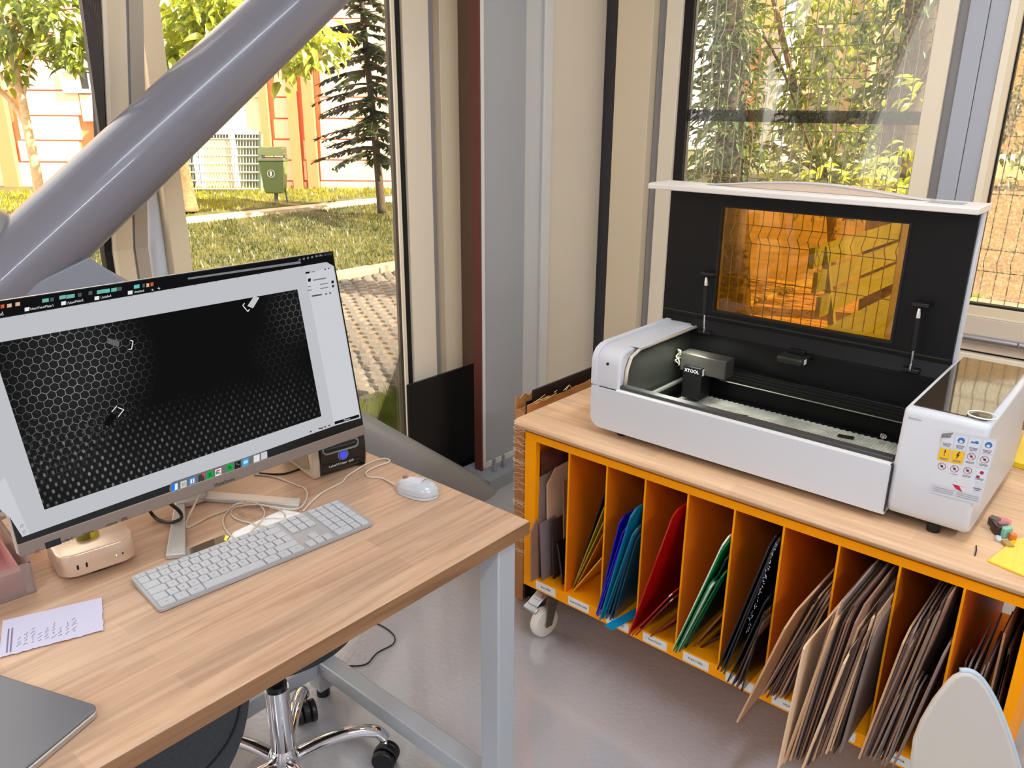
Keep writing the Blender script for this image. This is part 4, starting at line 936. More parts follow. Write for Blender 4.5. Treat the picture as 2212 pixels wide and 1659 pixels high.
cable([(560, 1022), (590, 1024), (620, 1022), (650, 1012), (680, 1005)], .002, bc, 'black power cable running to the label printer')
# papers behind the keyboard
pa = MB().prism([pz(x, y, ZD+.0006) for x, y in ((478, 1188), (505, 1150), (560, 1124), (612, 1101), (648, 1108), (650, 1118), (560, 1160), (500, 1190))], (0, 0, .0006)).build('paper_strip', mat('bright_paper', (240, 238, 236), .7)); tag(pa, 'bright white paper strip lying behind the keyboard under the cables', 'paper')
mi = MB().prism([pz(x, y, ZD+.0012) for x, y in ((398, 1200), (400, 1190), (484, 1157), (495, 1160), (488, 1172), (408, 1206))], (0, 0, .002)).build('mirror_strip', mat('mirror_acrylic', (190, 185, 180), .05, metal=1)); tag(mi, 'narrow mirror acrylic strip behind the left part of the keyboard', 'acrylic strip')
yt = MB().prism([pz(x, y, ZD+.002) for x, y in ((484, 1168), (487, 1158), (492, 1160), (491, 1170))], (0, 0, .002)).build('yellow_tab', mat('yellow_tab', (240, 240, 60), .4)); tag(yt, 'tiny bright yellow tab at the end of the white paper strip', 'tab')
# ---- label printer
pa_ = math.radians(-9); pu = Vector((math.cos(pa_), math.sin(pa_), 0)); pv = Vector((-math.sin(pa_), math.cos(pa_), 0))
po = Vector((.919, 1.349, ZD)); PWd = .106
lp = thing('label_printer', tuple(po), 'black and beige label printer with grey slot and blue button behind the monitor corner', 'printer')
prof = [(.006, .002), (-.006, .02), (-.010, .05), (-.006, .085), (.012, .115), (.04, .13), (.04, .002)]
def pp(u, d, h): return po+pu*u+pv*d+up*h
MB().prism([pp(.006, d, h) for d, h in smooth_path([(a, c_, 0) for a, c_ in prof[:6]], 4) and [(q[0], q[1]) for q in smooth_path([(a, c_, 0) for a, c_ in prof[:6]], 4)]+[(.04, .002)]], pu*(PWd-.012)).build('front_panel', mat('printer_black', (14, 14, 15), .18, coat=.4), lp, smooth=True)
side = [(-.004, .0), (-.016+.008, .03), (-.004, .085), (.02, .12), (.06, .14), (.13, .12), (.16, .06), (.15, .0)]
side_s = [(q[0], q[1]) for q in smooth_path([(a, c_, 0) for a, c_ in side], 4)]
pb = mat('printer_beige', (196, 178, 158), .4)
for u_ in (-.012, PWd-.006): 
    sh = MB().prism([pp(u_, d+.004, h) for d, h in side_s], pu*.018).build('side_shell', pb if u_ < 0 else MATS['printer_black'], lp, bevel=.004)
MB().prism([pp(.004, d+.012, h*.96) for d, h in side_s[6:]]+[pp(.004, .03, 0)], pu*(PWd-.008)).build('body', pb, lp)
MB().prism([pp(-.0125, .012+a, .012+c_) for a, c_ in ((0, .01), (.02, .085), (.05, .10), (.10, .09), (.125, .04), (.11, .0), (.03, 0))], -pu*.001).build('side_window', mat('printer_olive', (150, 136, 110), .3), lp)
# slot ring and button on the curved front
def pf(u, h, off=.0008):
    hs_ = [q for q in smooth_path([(a, c_, 0) for a, c_ in prof[:6]], 4)]
    best = min(range(len(hs_)-1), key=lambda i: abs((hs_[i][1]+hs_[i+1][1])/2-h)); a, c_ = hs_[best], hs_[best+1]; t = (h-a[1])/(c_[1]-a[1]+1e-9); d = a[0]+(c_[0]-a[0])*t
    return pp(u, d-off, h)
sl = mat('printer_slot_grey', (128, 128, 130), .3)
ring = [pf(u_, h) for u_, h in [(PWd/2+(PWd*.42)*math.cos(a)*min(1, 1.0), .064+.0105*math.sin(a)) for a in (2*math.pi*i/36 for i in range(36))]]
ring = [pf(PWd/2+x, .066+y) for x, y in rrect(.084, .020, .0095, 6)]
MB().tube(ring+[ring[0]], .0024, 6).build('slot_ring', sl, lp, smooth='all')
for i in range(1): MB().tube([pf(.016, .066), pf(.05, .066), pf(PWd-.016, .066)], .0028, 6).build('slot', black, lp)
rb = [pf(.057+.0115*math.cos(a), .045+.0105*math.sin(a)) for a in (2*math.pi*i/24 for i in range(24))]
MB().tube(rb+[rb[0]], .0018, 6).build('button_ring', sl, lp)
nb_ = (pf(.057, .051)-pf(.057, .039)); nb_ = pu.cross(nb_).normalized(); 
if nb_.dot(pv) > 0: nb_ = -nb_
MB().cyl(pf(.057, .045), pf(.057, .045)+nb_*.003, .0085, n=20).build('button', mat('printer_blue', (60, 70, 220), .3, emit=.5), lp)
tv = (pf(.05, .092)-pf(.05, .082)).normalized(); text('DYM', 'lettering', mat('print_grey', (120, 122, 126), .5), lp, pf(.040, .087, .002), pu, tv, .012); text('O', 'lettering', mat('print_blue', (60, 130, 190), .5), lp, pf(.060, .087, .002), pu, tv, .012)
tv = (pf(.05, .030)-pf(.05, .020)).normalized(); text('LabelWriter 450', 'lettering', mat('print_white', (225, 225, 225), .5), lp, pf(.052, .025, .0022), (pu+tv*.0), tv, .0090)
# ---- note, laptop, tray
q = [pz(-2, 1421, ZD+.002), pz(223, 1362, ZD+.002), pz(220, 1291, ZD+.002), pz(6, 1341, ZD+.002)]
rnd = random.Random(3); edge = []
def q4(s, t): return q[0].lerp(q[1], s).lerp(q[3].lerp(q[2], s), t)
for i in range(33): edge.append(q4(i/32, rnd.uniform(-.012, .02)))
for i in range(13): edge.append(q4(1+rnd.uniform(-.008, .008), (i+1)/14))
for i in range(3): edge.append(q4(1-i/2, 1.0))
nt_ = MB().prism(edge, (0, 0, .0004)).build('paper_note', paper); tag(nt_, 'torn white note with pencil scribbles on the left of the desk', 'paper')
pen = mat('pencil', (120, 118, 140), .8); b = MB()
for k in range(9):
    s0 = .16+k*.067; 
    for j in range(3+k % 3):
        pts = [q4(s0+rnd.uniform(-.012, .012)+.01*i, .16+.09*j+.018*i+rnd.uniform(-.02, .02)) for i in range(4)]
        b.tube([p+up*.0007 for p in smooth_path(pts, 3)], .00035, 4)
b.build('scribble', pen, nt_); b = MB()
for k in range(2):
    for j in range(26): p = q4(.06+.035*k, .07+.025*j)+up*.0007; b.obox(p, (q4(.001, 0)-q4(0, 0)).normalized()*.0022, (q4(0, .01)-q4(0, 0)).normalized()*.0016, (0, 0, .0001))
b.build('print_line', mat('small_print', (110, 100, 130), .7), nt_)
zL = ZD+.016; lc = pz(214, 1524, zL); la = (pz(0, 1457, zL)-lc).normalized(); lb2 = Vector((-la.y, la.x, 0)); 
if lb2.x > 0: lb2 = -lb2
lap = thing('laptop', tuple(lc-up*.016), 'closed silver laptop at the lower left corner of the desk', 'laptop')
def lpt(a, b_, h): return lc+la*a+lb2*b_+up*(h-.016)
for nm, h0, h1, M_ in (('base', .001, .0105, alu), ('lid', .0112, .016, mat('laptop_lid', (112, 113, 118), .42, metal=.35))):
    MB().prism([lpt(.11+x, .155+y, h0) for x, y in rrect(.22, .31, .010, 6)], (0, 0, h1-h0)).build(nm, M_, lap, bevel=.0018)
tr = thing('acrylic_tray', tuple(pz(20, 1290, ZD)), 'pink translucent box in a clear tray at the left edge of the desk', 'tray')
pink = mat('pink_acrylic', (226, 160, 156), .25, trans=.35); clr = mat('clear_plastic', (226, 206, 200), .15, trans=.75)
a = pz(80, 1278, ZD); w_ = .11; dth = .20; tu = Vector((-1, .10, 0)).normalized(); tvv = Vector((.10, 1, 0)).normalized()
for nm, o_, e1_, e2_, hh in (('wall', a, tu*.16, tvv*.003, .055), ('wall', a, tu*.003, tvv*dth, .055), ('wall', a+tvv*dth, tu*.16, tvv*.003, .055)): MB().obox(o_+up*.001, e1_, e2_, (0, 0, hh)).build(nm, clr, tr)
MB().obox(a+up*.001, tu*.16, tvv*dth, (0, 0, .003)).build('floor_plate', clr, tr)
a2 = a+tu*.014+tvv*.006; pink_h = .04
inner = MB().obox(a2+up*.004, tu*.13, tvv*.003, (0, 0, pink_h)).build('pink_wall', pink, tr)
MB().obox(a2+up*.004, tu*.003, tvv*.15, (0, 0, pink_h)).build('pink_wall', pink, tr); MB().obox(a2+up*.004+tvv*.15, tu*.13, tvv*.003, (0, 0, pink_h)).build('pink_wall', pink, tr)
MB().obox(a2+up*.004, tu*.13, tvv*.15, (0, 0, .003)).build('pink_floor', pink, tr)
# ================================================================== CHAIR UNDER THE DESK
hx, hy = .762, 1.342
ch = thing('swivel_stool', (hx, hy, 0), 'swivel stool with chrome five-star base and black castors under the desk', 'stool')
MB().lathe([(.028, .06), (.034, .085), (.034, .12), (.029, .135), (.026, .14)], (hx, hy, 0), n=28).build('hub', chrome, ch, smooth=True)
MB().cyl((hx, hy, .13), (hx, hy, .300), .0265, n=32).build('column', chrome, ch, smooth=True)
MB().cyl((hx, hy, .30), (hx, hy, .47), .014, n=20).cyl((hx, hy, .29), (hx, hy, .312), .023, n=20).build('gas_lift', black, ch, smooth=True)
MB().lathe([(.05, .455), (.15, .458), (.193, .470), (.200, .490), (.19, .515), (.14, .53), (.02, .535)], (hx, hy, 0), n=40).build('seat', mat('stool_black', (26, 28, 30), .55), ch, smooth=True)
for k in range(5):
    a = math.radians(-28+72*k); dx = Vector((math.cos(a), math.sin(a), 0)); o0 = Vector((hx, hy, 0))
    pts = smooth_path([o0+dx*.02+up*.10, o0+dx*.08+up*.118, o0+dx*.15+up*.126, o0+dx*.21+up*.112, o0+dx*.232+up*.085], 5)
    lg = MB().tube(pts, [.016, .016, .0155]+[.015]*(len(pts)-8)+[.014]*5, 14).build('leg', chrome, ch, smooth='all')
    c0_ = o0+dx*.232; sd = Vector((-dx.y, dx.x, 0)); rot = Vector((math.cos(a+1.0+k), math.sin(a+1.0+k), 0))
    MB().cyl(c0_+up*.05, c0_+up*.088, .006, n=10).build('castor_stem', chrome, lg)
    hd = MB(); hd.cyl(c0_-rot*.008+up*.032, c0_+rot*.008+up*.032, .030, n=24); hd.build('castor_hood', black, lg, bevel=.002)
    for s_ in (-1, 1): MB().cyl(c0_+rot*s_*.010+up*.029, c0_+rot*s_*.025+up*.029, .029, n=24).build('castor_wheel', mat('castor_black', (20, 20, 22), .35), lg, bevel=.004)
# second, upholstered chair in front, cut by the desk edge
ch2 = thing('upholstered_chair', (.42, .93, 0), 'dark grey fabric chair back below the front edge of the desk', 'chair')
fab = mat('dark_fabric', (58, 62, 66), .95, var=.12, vscale=160, bump=.4, bscale=900)
e = [pz(540, 1500, .56), pz(520, 1600, .50), pz(500, 1700, .42)]
def slabround(cx, cy, wx, wy, z0, z1, name, M, yaw=0, par=ch2, bev=.03):
    u_ = Vector((math.cos(yaw), math.sin(yaw), 0)); v_ = Vector((-math.sin(yaw), math.cos(yaw), 0)); c_ = Vector((cx, cy, z0))
    return MB().prism([c_+u_*x+v_*y for x, y in rrect(wx, wy, min(wx, wy)*.45, 8)], (0, 0, z1-z0)).build(name, M, par, bevel=bev, seg=4)
slabround(.22, 1.10, .40, .30, .40, .50, 'seat', fab, -.1, bev=.035)
bo = [(549, 1470), (546, 1510), (541, 1550), (532, 1590), (517, 1630), (500, 1665), (470, 1700), (420, 1720), (150, 1720), (150, 1560), (330, 1470)]
pts = [pyy(x, y, 1.0) for x, y in bo]
MB().prism(pts, (0, .06, 0)).build('backrest', fab, ch2, bevel=.012, seg=4, smooth=True)
MB().tube(smooth_path([pyy(x, y, .9985) for x, y in ((520, 1500), (517, 1540), (500, 1590), (472, 1632), (440, 1668))], 4), .0022, 6).build('piping', mat('piping_dark', (34, 36, 38), .8), ch2)
for sx in (-1, 1):
    for sy in (-1, 1): MB().cyl((.22+sx*.15, 1.1+sy*.1, 0), (.22+sx*.14, 1.1+sy*.09, .41), .012, n=10).build('leg', black, ch2)
# thin black cord on the floor
pts = [pz(x, y, .003) for x, y in ((800, 1340), (835, 1358), (852, 1375), (848, 1392), (815, 1410), (795, 1432), (775, 1438), (745, 1438))]
tag(MB().tube(smooth_path(pts, 5), .0022, 6).build('cord', bc), 'thin black cord lying on the floor below the desk edge', 'cable')
# ================================================================== TROLLEY
ZW = .70                                        # worktop upper surface
X0, YL, YR, XB = 1.58, 1.317, .085, 2.30
tro = thing('sheet_trolley', (1.9, .7, 0), 'orange trolley with ten slots for sheet material on white castors', 'trolley')
XF_ = X0
MB().box((X0, YL-.012, .178), (XB, YL, .665)).build('side_panel', orange, tro)
MB().box((X0, 1.278, .2142), (X0+.018, YL-.0122, .6448)).build('face_strip', orange, tro)
MB().box((X0, YR, .178), (XB, YR+.018, .665)).build('side_panel', orange, tro)
MB().box((X0, YR+.018, .178), (XB, YL-.012, .214)).build('bottom_panel', orange, tro)
MB().box((X0, YR+.018, .645), (XB, YL-.012, .665)).build('top_rail', orange, tro)
# back panel, open behind the last slot
MB().box((XB-.012, .222, .214), (XB, YL-.012, .645)).build('back_panel', mat('shaded_orange_back', (150, 74, 12), .6), tro)  # shade deep in the slots put into a darker orange
orin = mat('shaded_orange_divider', (228, 112, 4), .5)  # deeper than the front edges: slot shade put into the divider colour
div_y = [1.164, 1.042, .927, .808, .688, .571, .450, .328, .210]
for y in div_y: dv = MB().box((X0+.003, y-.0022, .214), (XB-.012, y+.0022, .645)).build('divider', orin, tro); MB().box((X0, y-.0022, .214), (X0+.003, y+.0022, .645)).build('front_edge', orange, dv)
wt = MB(); nose = [(0, -.012), (.002, -.004)]
pr = [(2.42, 0), (2.42, -.034), (1.60, -.034), (1.582, -.032), (1.568, -.024), (1.562, -.014), (1.566, -.005), (1.576, -.0005), (1.60, 0)]
wt.prism([(x, -.01, ZW+z) for x, z in pr], (0, 1.355, 0)).build('worktop', topw, tro, bevel=.0015, smooth=True)
# slot labels
labm = mat('label_paper', (226, 224, 218), .7); labi = mat('label_ink', (70, 60, 60), .7)
lab_txt = ['3mm MDF', '3mm PLEXI SARI', 'PLEXI MAVI', '3mm PLEXI', 'PLEXI YESIL', 'SIYAH', 'MDF', 'KARTON', 'MUKAVVA', 'AHSAP']
edges = [1.278]+div_y+[.105]
for i in range(10):
    yc = (edges[i]+edges[i+1])/2 + (.012 if i < 2 else 0)
    lb_ = MB().box((X0-.0008, yc-.036, .183), (X0, yc+.036, .209)).build('label', labm, tro)
    text(lab_txt[i], 'lettering', labi, lb_, (X0-.001, yc, .196), (0, -1, 0), (0, 0, 1), .0085)
# castors
def castor(x, y, ang, brake=True):
    ax = Vector((math.cos(ang), math.sin(ang), 0)); fw = Vector((-ax.y, ax.x, 0)); c = Vector((x, y, .0))
    k = MB().box((x-.04, y-.035, .172), (x+.04, y+.035, .178)).build('castor', alu, tro)
    MB().cyl(c+up*.155, c+up*.173, .022, n=20).build('swivel', alu, k)
    w0 = c-fw*.02
    for s_ in (-1, 1): MB().prism([w0+ax*s_*.021+fw*a+up*b_ for a, b_ in ((-.012, .04), (.012, .04), (.045, .15), (.045, .158), (-.005, .158))], ax*(.002*s_)).build('fork', mat('fork_grey', (120, 108, 98), .4, metal=.6), k)
    MB().obox(w0+ax*-.021+fw*-.005+up*.153, ax*.042, fw*.05, up*.004).build('fork_plate', MATS['fork_grey'], k)
    prf = [(.012, -.016), (.034, -.016), (.044, -.014), (.048, -.006), (.048, .006), (.044, .014), (.034, .016), (.012, .016)]
    MB().lathe([(r_, h) for r_, h in prf], w0+up*.048, ax, 36).build('wheel', mat('nylon_wheel', (232, 224, 212), .4), k, smooth=True)
    MB().lathe([(.004, -.0185), (.014, -.018), (.014, .018), (.004, .0185)], w0+up*.048, ax, 20).build('wheel_bore', mat('bore', (200, 170, 120), .5), k, smooth=True)
    if brake:
        MB().obox(w0-fw*.05+ax*-.02+up*.122, ax*.04, fw*.05+up*.03, up*.008).build('brake_pedal', alu, k, bevel=.002)
        MB().obox(w0-fw*.062+ax*-.026+up*.110, ax*.052, fw*.016+up*.008, up*.008).build('pedal_lip', alu, k, bevel=.002)
        MB().obox(w0-fw*.035+ax*-.010+up*.1395, ax*.020, fw*.018+up*.011, up*.004).build('pedal_latch', mat('latch_light', (214, 216, 222), .3, metal=.6), k)
castor(1.640, 1.265, math.radians(-98)); castor(1.66, .17, math.radians(-70), False); castor(2.22, 1.25, math.radians(-50), False); castor(2.22, .17, math.radians(-50), False)
# ------------------------------------------------------------------ sheets standing in the slots
ORD = ['first', 'second', 'third', 'fourth', 'fifth', 'sixth', 'seventh', 'eighth', 'ninth', 'tenth', 'eleventh', 'twelfth', 'thirteenth', 'fourteenth', 'fifteenth', 'sixteenth']
SLOT = ['leftmost slot', 'second slot from the left', 'third slot from the left', 'fourth slot from the left', 'fifth slot from the left', 'sixth slot from the left', 'fourth slot from the right', 'third slot from the right', 'second slot from the right', 'rightmost slot']
SLOTS = {6: 'fourth slot from right', 7: 'third slot from right', 8: 'second slot from right', 9: 'rightmost slot'}
zf0 = .2145
def sheet(bpx, tpx, L_, th, M, name, label, cat, group, xtop=None, zb=None, cham=0.0, xb=None, hole=None):
    """front edge from pixel bpx (resting on the slot floor) to tpx; runs L_ metres back into the trolley."""
    if xb is None: B = pz(bpx[0], bpx[1], zf0 if zb is None else zb)
    else: B = pxx(bpx[0], bpx[1], xb)
    T = pxx(tpx[0], tpx[1], B.x if xtop is None else xtop)
    B.x = min(B.x, 1.66)
    ys_ = [1.305]+div_y+[.104]
    my_y = .5*(B.y+T.y)
    si = max([k for k in range(10) if my_y <= ys_[k]] or [0])
    B.y = max(min(B.y, ys_[si]-.004), ys_[si+1]+.008); T.y = max(min(T.y, ys_[si]-.006), ys_[si+1]+.003+th); T.x = B.x; T.z = min(T.z, .640)
    ed = T-B; dirx = Vector((1, 0, 0)); nrm = dirx.cross(ed).normalized()
    if nrm.y > 0: nrm = -nrm
    L2 = min(L_, XB-.02-B.x)
    P = [B, B+ed*(1-cham), B+ed+dirx*(cham*ed.length*1.0), T+dirx*L2, B+dirx*L2] if cham else [B, T, T+dirx*(L2-(T.x-B.x)), B+dirx*L2]
    o = MB().prism(P, nrm*th).build(name, M); return tag(o, label, cat, group)
def acr(n, c, tr=.25): return mat(n, c, .15, trans=tr, coat=.2)
a_blue = acr('acrylic_blue', (34, 30, 200)); a_teal = acr('acrylic_teal', (0, 130, 165)); a_dteal = acr('acrylic_dark_teal', (10, 74, 96)); a_red = acr('acrylic_red', (200, 18, 12)); a_green = acr('acrylic_green', (0, 122, 60)); a_dgreen = acr('acrylic_dark_green', (8, 66, 44)); a_blk = acr('acrylic_black', (20, 20, 24), 0); a_yel = acr('acrylic_yellow', (196, 160, 10)); a_or = acr('acrylic_orange', (226, 130, 20)); a_edge = mat('white_edge', (214, 226, 200), .4)
t_tan = mat('mdf_tan', (206, 164, 124), .75, var=.08, vscale=14); t_br = mat('board_brown', (150, 112, 88), .8, var=.12, vscale=14); t_dk = mat('board_dark', (104, 76, 62), .8, var=.15, vscale=14); t_gr = mat('board_grey', (140, 120, 110), .8, var=.1, vscale=14); t_lt = mat('ply_light', (226, 190, 152), .7, var=.06, vscale=10); t_vd = mat('board_umber', (66, 46, 40), .8)
g0 = 'offcuts in the leftmost slot'
for i, (b_, t_, L_, th, M_, nm, lab) in enumerate([
    ((1170, 1236), (1167, 978), .3, .003, mat('rusty_clear', (130, 84, 66), .2, trans=.2, var=.4, vscale=20), 'patterned_sheet', 'rust-blotched glossy sheet at the upper back of the leftmost slot'),
    ((1163, 1244), (1161, 1032), .08, .004, t_gr, 'board_offcut', 'olive-grey board strip standing second from the left in the leftmost slot'),
    ((1182, 1240), (1180, 1020), .16, .004, t_lt, 'board_offcut', 'light peach board with a slanted top in the leftmost slot'),
    ((1146, 1256), (1146, 1130), .045, .004, t_br, 'board_offcut', 'pinkish brown board offcut at the far left front of the leftmost slot'),
    ((1170, 1254), (1165, 1132), .07, .004, mat('felt_grey', (132, 116, 116), .9), 'board_offcut', 'mauve-grey board offcut at the front middle of the leftmost slot'),
    ((1194, 1250), (1191, 1125), .12, .004, t_vd, 'board_offcut', 'dark umber offcut behind the mauve-grey board of the leftmost slot'),
    ((1205, 1240), (1204, 1116), .2, .004, mat('rust_red', (176, 60, 28), .5), 'board_offcut', 'rust-red sheet leaning at the back right of the leftmost slot'),
    ((1214, 1262), (1202, 1173), .1, .006, a_blk, 'acrylic_sheet', 'small black sheet with pale edge at the right front of the leftmost slot'),
    ((1217, 1244), (1215, 1040), .3, .004, t_br, 'board_offcut', 'brown board leaning against the first divider in the leftmost slot')]):
    sheet(b_, t_, L_, th, M_, nm, lab, 'sheet', g0, cham=.12 if i in (2, 3) else 0)
g1 = 'yellow and orange sheets in the second slot'
for b_, t_, M_, lab, L_ in [((1229, 1268), (1306, 1062), a_blk, 'black sheet leaning behind the yellow sheets in the second slot from the left', .45), ((1231, 1270), (1304, 1095), a_yel, 'olive-yellow acrylic sheet, uppermost of the yellow ones in the second slot', .4), ((1236, 1271), (1303, 1126), a_yel, 'olive-yellow acrylic sheet just below the uppermost in the second slot', .35), ((1240, 1273), (1302, 1152), a_or, 'orange acrylic sheet third from the top in the second slot', .4), ((1236, 1277), (1300, 1203), mat('acrylic_amber', (255, 190, 40), .2, trans=.2), 'bright amber sheet lying lowest in the second slot', .4)]:
    sheet(b_, t_, L_, .0032, M_, 'acrylic_sheet', lab, 'sheet', g1)
g2 = 'blue and teal sheets in the third slot'
for b_, t_, M_, lab, L_ in [((1279, 1321), (1339, 1119), a_blue, 'violet-blue acrylic sheet, leftmost of the third slot', .5), ((1284, 1326), (1347, 1140), a_blue, 'violet-blue acrylic sheet, second in the third slot', .3), ((1289, 1331), (1356, 1130), a_blue, 'violet-blue acrylic sheet, third in the third slot', .35), ((1294, 1338), (1364, 1103), a_teal, 'bright teal acrylic sheet, tallest of the third slot', .55), ((1301, 1336), (1368, 1145), a_teal, 'teal acrylic sheet right behind the tallest teal one', .4), ((1308, 1336), (1370, 1150), a_dteal, 'dark teal acrylic sheet in the middle of the third slot', .45), ((1316, 1338), (1376, 1140), a_dteal, 'dark teal acrylic sheet second from the right in the third slot', .45), ((1323, 1337), (1382, 1160), a_dteal, 'dark teal acrylic sheet nearest the divider in the third slot', .45)]:
    sheet(b_, t_, L_, .0034, M_, 'acrylic_sheet', lab, 'sheet', g2, cham=.05)
tag(MB().obox(pz(1306, 1352, .222), pz(1322, 1362, .222)-pz(1306, 1352, .222), Vector((.14, -.03, .006)), (0, 0, .003)).build('acrylic_offcut', acr('acrylic_cyan', (20, 150, 200))), 'cyan acrylic strip lying flat and poking out of the third slot', 'sheet')
g3 = 'red sheets in the fourth slot'
for b_, t_, M_, lab, L_ in [((1352, 1369), (1455, 1105), a_red, 'large red acrylic sheet leaning across the fourth slot', .6), ((1364, 1371), (1462, 1290), a_red, 'low red acrylic sheet under the large red one', .4), ((1372, 1371), (1466, 1302), acr('acrylic_dark_red', (140, 16, 12)), 'dark red sheet second lowest in the fourth slot', .4), ((1404, 1374), (1466, 1345), acr('acrylic_deep_red', (160, 24, 26)), 'deep red sheet lying nearly flat at the front of the fourth slot', .2)]:
    sheet(b_, t_, L_, .0034, M_, 'acrylic_sheet', lab, 'sheet', g3, cham=.04)
g4 = 'green sheets in the fifth slot'
for b_, t_, M_, lab, L_ in [((1448, 1402), (1565, 1164), a_edge, 'green sheet with white edge, leftmost and tallest in the fifth slot', .5), ((1453, 1405), (1568, 1175), a_green, 'green acrylic sheet right behind the white-edged one', .5), ((1458, 1409), (1534, 1256), a_green, 'short green acrylic sheet at the front of the fifth slot', .3), ((1461, 1407), (1536, 1262), a_edge, 'short pale-edged green sheet beside the short green one', .2), ((1466, 1407), (1566, 1240), a_green, 'green acrylic sheet leaning in the middle of the fifth slot', .4), ((1472, 1402), (1574, 1200), a_dgreen, 'dark green acrylic sheet near the divider of the fifth slot', .4), ((1480, 1398), (1578, 1230), a_dgreen, 'dark green acrylic sheet nearest the divider of the fifth slot', .4), ((1497, 1396), (1582, 1320), mat('board_rust', (150, 84, 40), .7), 'rust-brown board lying low behind the green sheets', .4), ((1512, 1398), (1560, 1368), a_blk, 'black offcut lying at the bottom of the fifth slot', .2)]:
    sheet(b_, t_, L_, .0034, M_, 'acrylic_sheet', lab, 'sheet', g4, cham=.05)
g5 = 'black sheets in the sixth slot'
for i, (b_, t_, M_, lab, L_) in enumerate([((1548, 1446), (1667, 1163), a_blk, 'black acrylic sheet, leftmost in the sixth slot', .5), ((1556, 1450), (1675, 1168), mat('film_black', (44, 42, 48), .3), 'black sheet with torn silvery protective film in the sixth slot', .45), ((1562, 1455), (1680, 1172), a_blk, 'black acrylic sheet, third in the sixth slot', .5), ((1570, 1472), (1660, 1296), a_blk, 'black acrylic sheet, fourth in the sixth slot, shorter', .4), ((1580, 1480), (1655, 1335), t_vd, 'umber sheet, fifth in the sixth slot', .35), ((1600, 1492), (1662, 1330), a_blk, 'black acrylic sheet nearest the divider of the sixth slot', .35), ((1628, 1446), (1650, 1346), t_tan, 'small tan board offcut with broken edge in the sixth slot', .08), ((1588, 1486), (1656, 1352), t_dk, 'dark brown board, front right in the sixth slot', .1)]):
    sheet(b_, t_, L_, .0034, M_, 'acrylic_sheet' if M_ is a_blk else 'board', lab, 'sheet', g5, cham=.05)
b = MB(); rnd = random.Random(9)
for k in range(46):
    s_ = k/45; p = pxx(1676-s_*62+rnd.uniform(-1.5, 1.5), 1172+s_*190, 1.545); b.tube([p, p+Vector((0, rnd.uniform(-.004, .004), rnd.uniform(-.008, .008)))], .0006, 4)
tag(b.build('film_edge', mat('film_edge', (190, 190, 200), .3)), 'crinkled silvery edge of protective film along a black sheet', 'film', None, 'stuff')
# brown boards: a few hand-placed big ones and packs between them
g6, g7, g8, g9 = ('brown boards in the fourth slot from the right', 'boards bulging from the third slot from the right', 'boards in the second slot from the right', 'boards in the rightmost slot')
cols_ = [t_br, t_dk, t_gr, t_tan, t_br, t_dk]
def pack(n, b0, b1, t0, t1, slot, group, seed, L_=.5, thick=.0032, cols=cols_, jb=5, jt=14, sub=''):
    r_ = random.Random(seed)
    nm = {id(t_br): 'mid-brown', id(t_dk): 'dark brown', id(t_gr): 'grey-brown', id(t_tan): 'tan', id(t_lt): 'light', id(t_vd): 'umber'}
    for i in range(n):
        s_ = i/(n-1) if n > 1 else 0
        B_ = (b0[0]+(b1[0]-b0[0])*s_+r_.uniform(-jb, jb)*.4, b0[1]+(b1[1]-b0[1])*s_+r_.uniform(-jb, jb)); T_ = (t0[0]+(t1[0]-t0[0])*s_, t0[1]+(t1[1]-t0[1])*s_+r_.uniform(-jt, jt))
        M_ = cols[(i*5+seed) % len(cols)]; f_ = r_.choice(('square-cornered', 'clipped-corner'))
        sheet(B_, T_, L_*r_.uniform(.6, 1), thick, M_, 'board', '%s %s board, %s in the %s%s' % (f_, nm.get(id(M_), 'brown'), ORD[i], SLOTS[slot], sub), 'board', group, cham=.07 if f_[0] == 'c' else 0)
def cut_sheet(front_px, xs, back_px, xb_, th, M_, name, lab, cat, group):
    pts = [pxx(x, y, X_) for (x, y), X_ in zip(front_px, xs)]+[pxx(x, y, xb_) for x, y in back_px]
    # flatten onto a best plane through three of the points
    P_, Q_, R_ = pts[0], pts[1], pts[-1]; n_ = (Q_-P_).cross(R_-P_).normalized()
    pts = [p-n_*(p-P_).dot(n_) for p in pts]
    if n_.y > 0: n_ = -n_
    return tag(MB().prism(pts, n_*th).build(name, M_), lab, cat, group)
sheet((1583, 1556), (1705, 1333), .5, .004, t_tan, 'board', 'large tan board jutting forward to a point, fourth slot from right', 'board', g6, zb=.2145, cham=.1)
sheet((1640, 1500), (1760, 1296), .4, .0035, t_vd, 'board', 'black-brown board behind the large tan one in the fourth slot from the right', 'board', g6)
pack(9, (1644, 1502), (1692, 1510), (1764, 1296), (1800, 1300), 6, g6, 3)
pack(4, (1664, 1488), (1690, 1496), (1740, 1380), (1770, 1370), 6, g6+' (short front pieces)', 8, sub=', short front row', L_=.12)
sheet((1678, 1659), (1735, 1396), .4, .004, t_lt, 'board', 'tall pale board with chamfered top, leftmost in the third slot from right', 'board', g7, cham=.02)
sheet((1690, 1648), (1800, 1340), .45, .004, t_tan, 'board', 'tan board right behind the tall pale one', 'board', g7, cham=.06)
sheet((1731, 1659), (1829, 1411), .5, .0036, t_lt, 'board', 'pale board with bright edge in the middle of the third slot from the right', 'board', g7, cham=.08)
pack(7, (1700, 1640), (1738, 1650), (1800, 1330), (1855, 1300), 7, g7, 4, sub=', left half', jt=30, L_=.45)
pack(7, (1742, 1650), (1800, 1622), (1838, 1390), (1905, 1300), 7, g7+' (right half)', 5, sub=', right half', jt=20, cols=[t_tan, t_lt, t_br, t_dk, t_tan, t_vd])
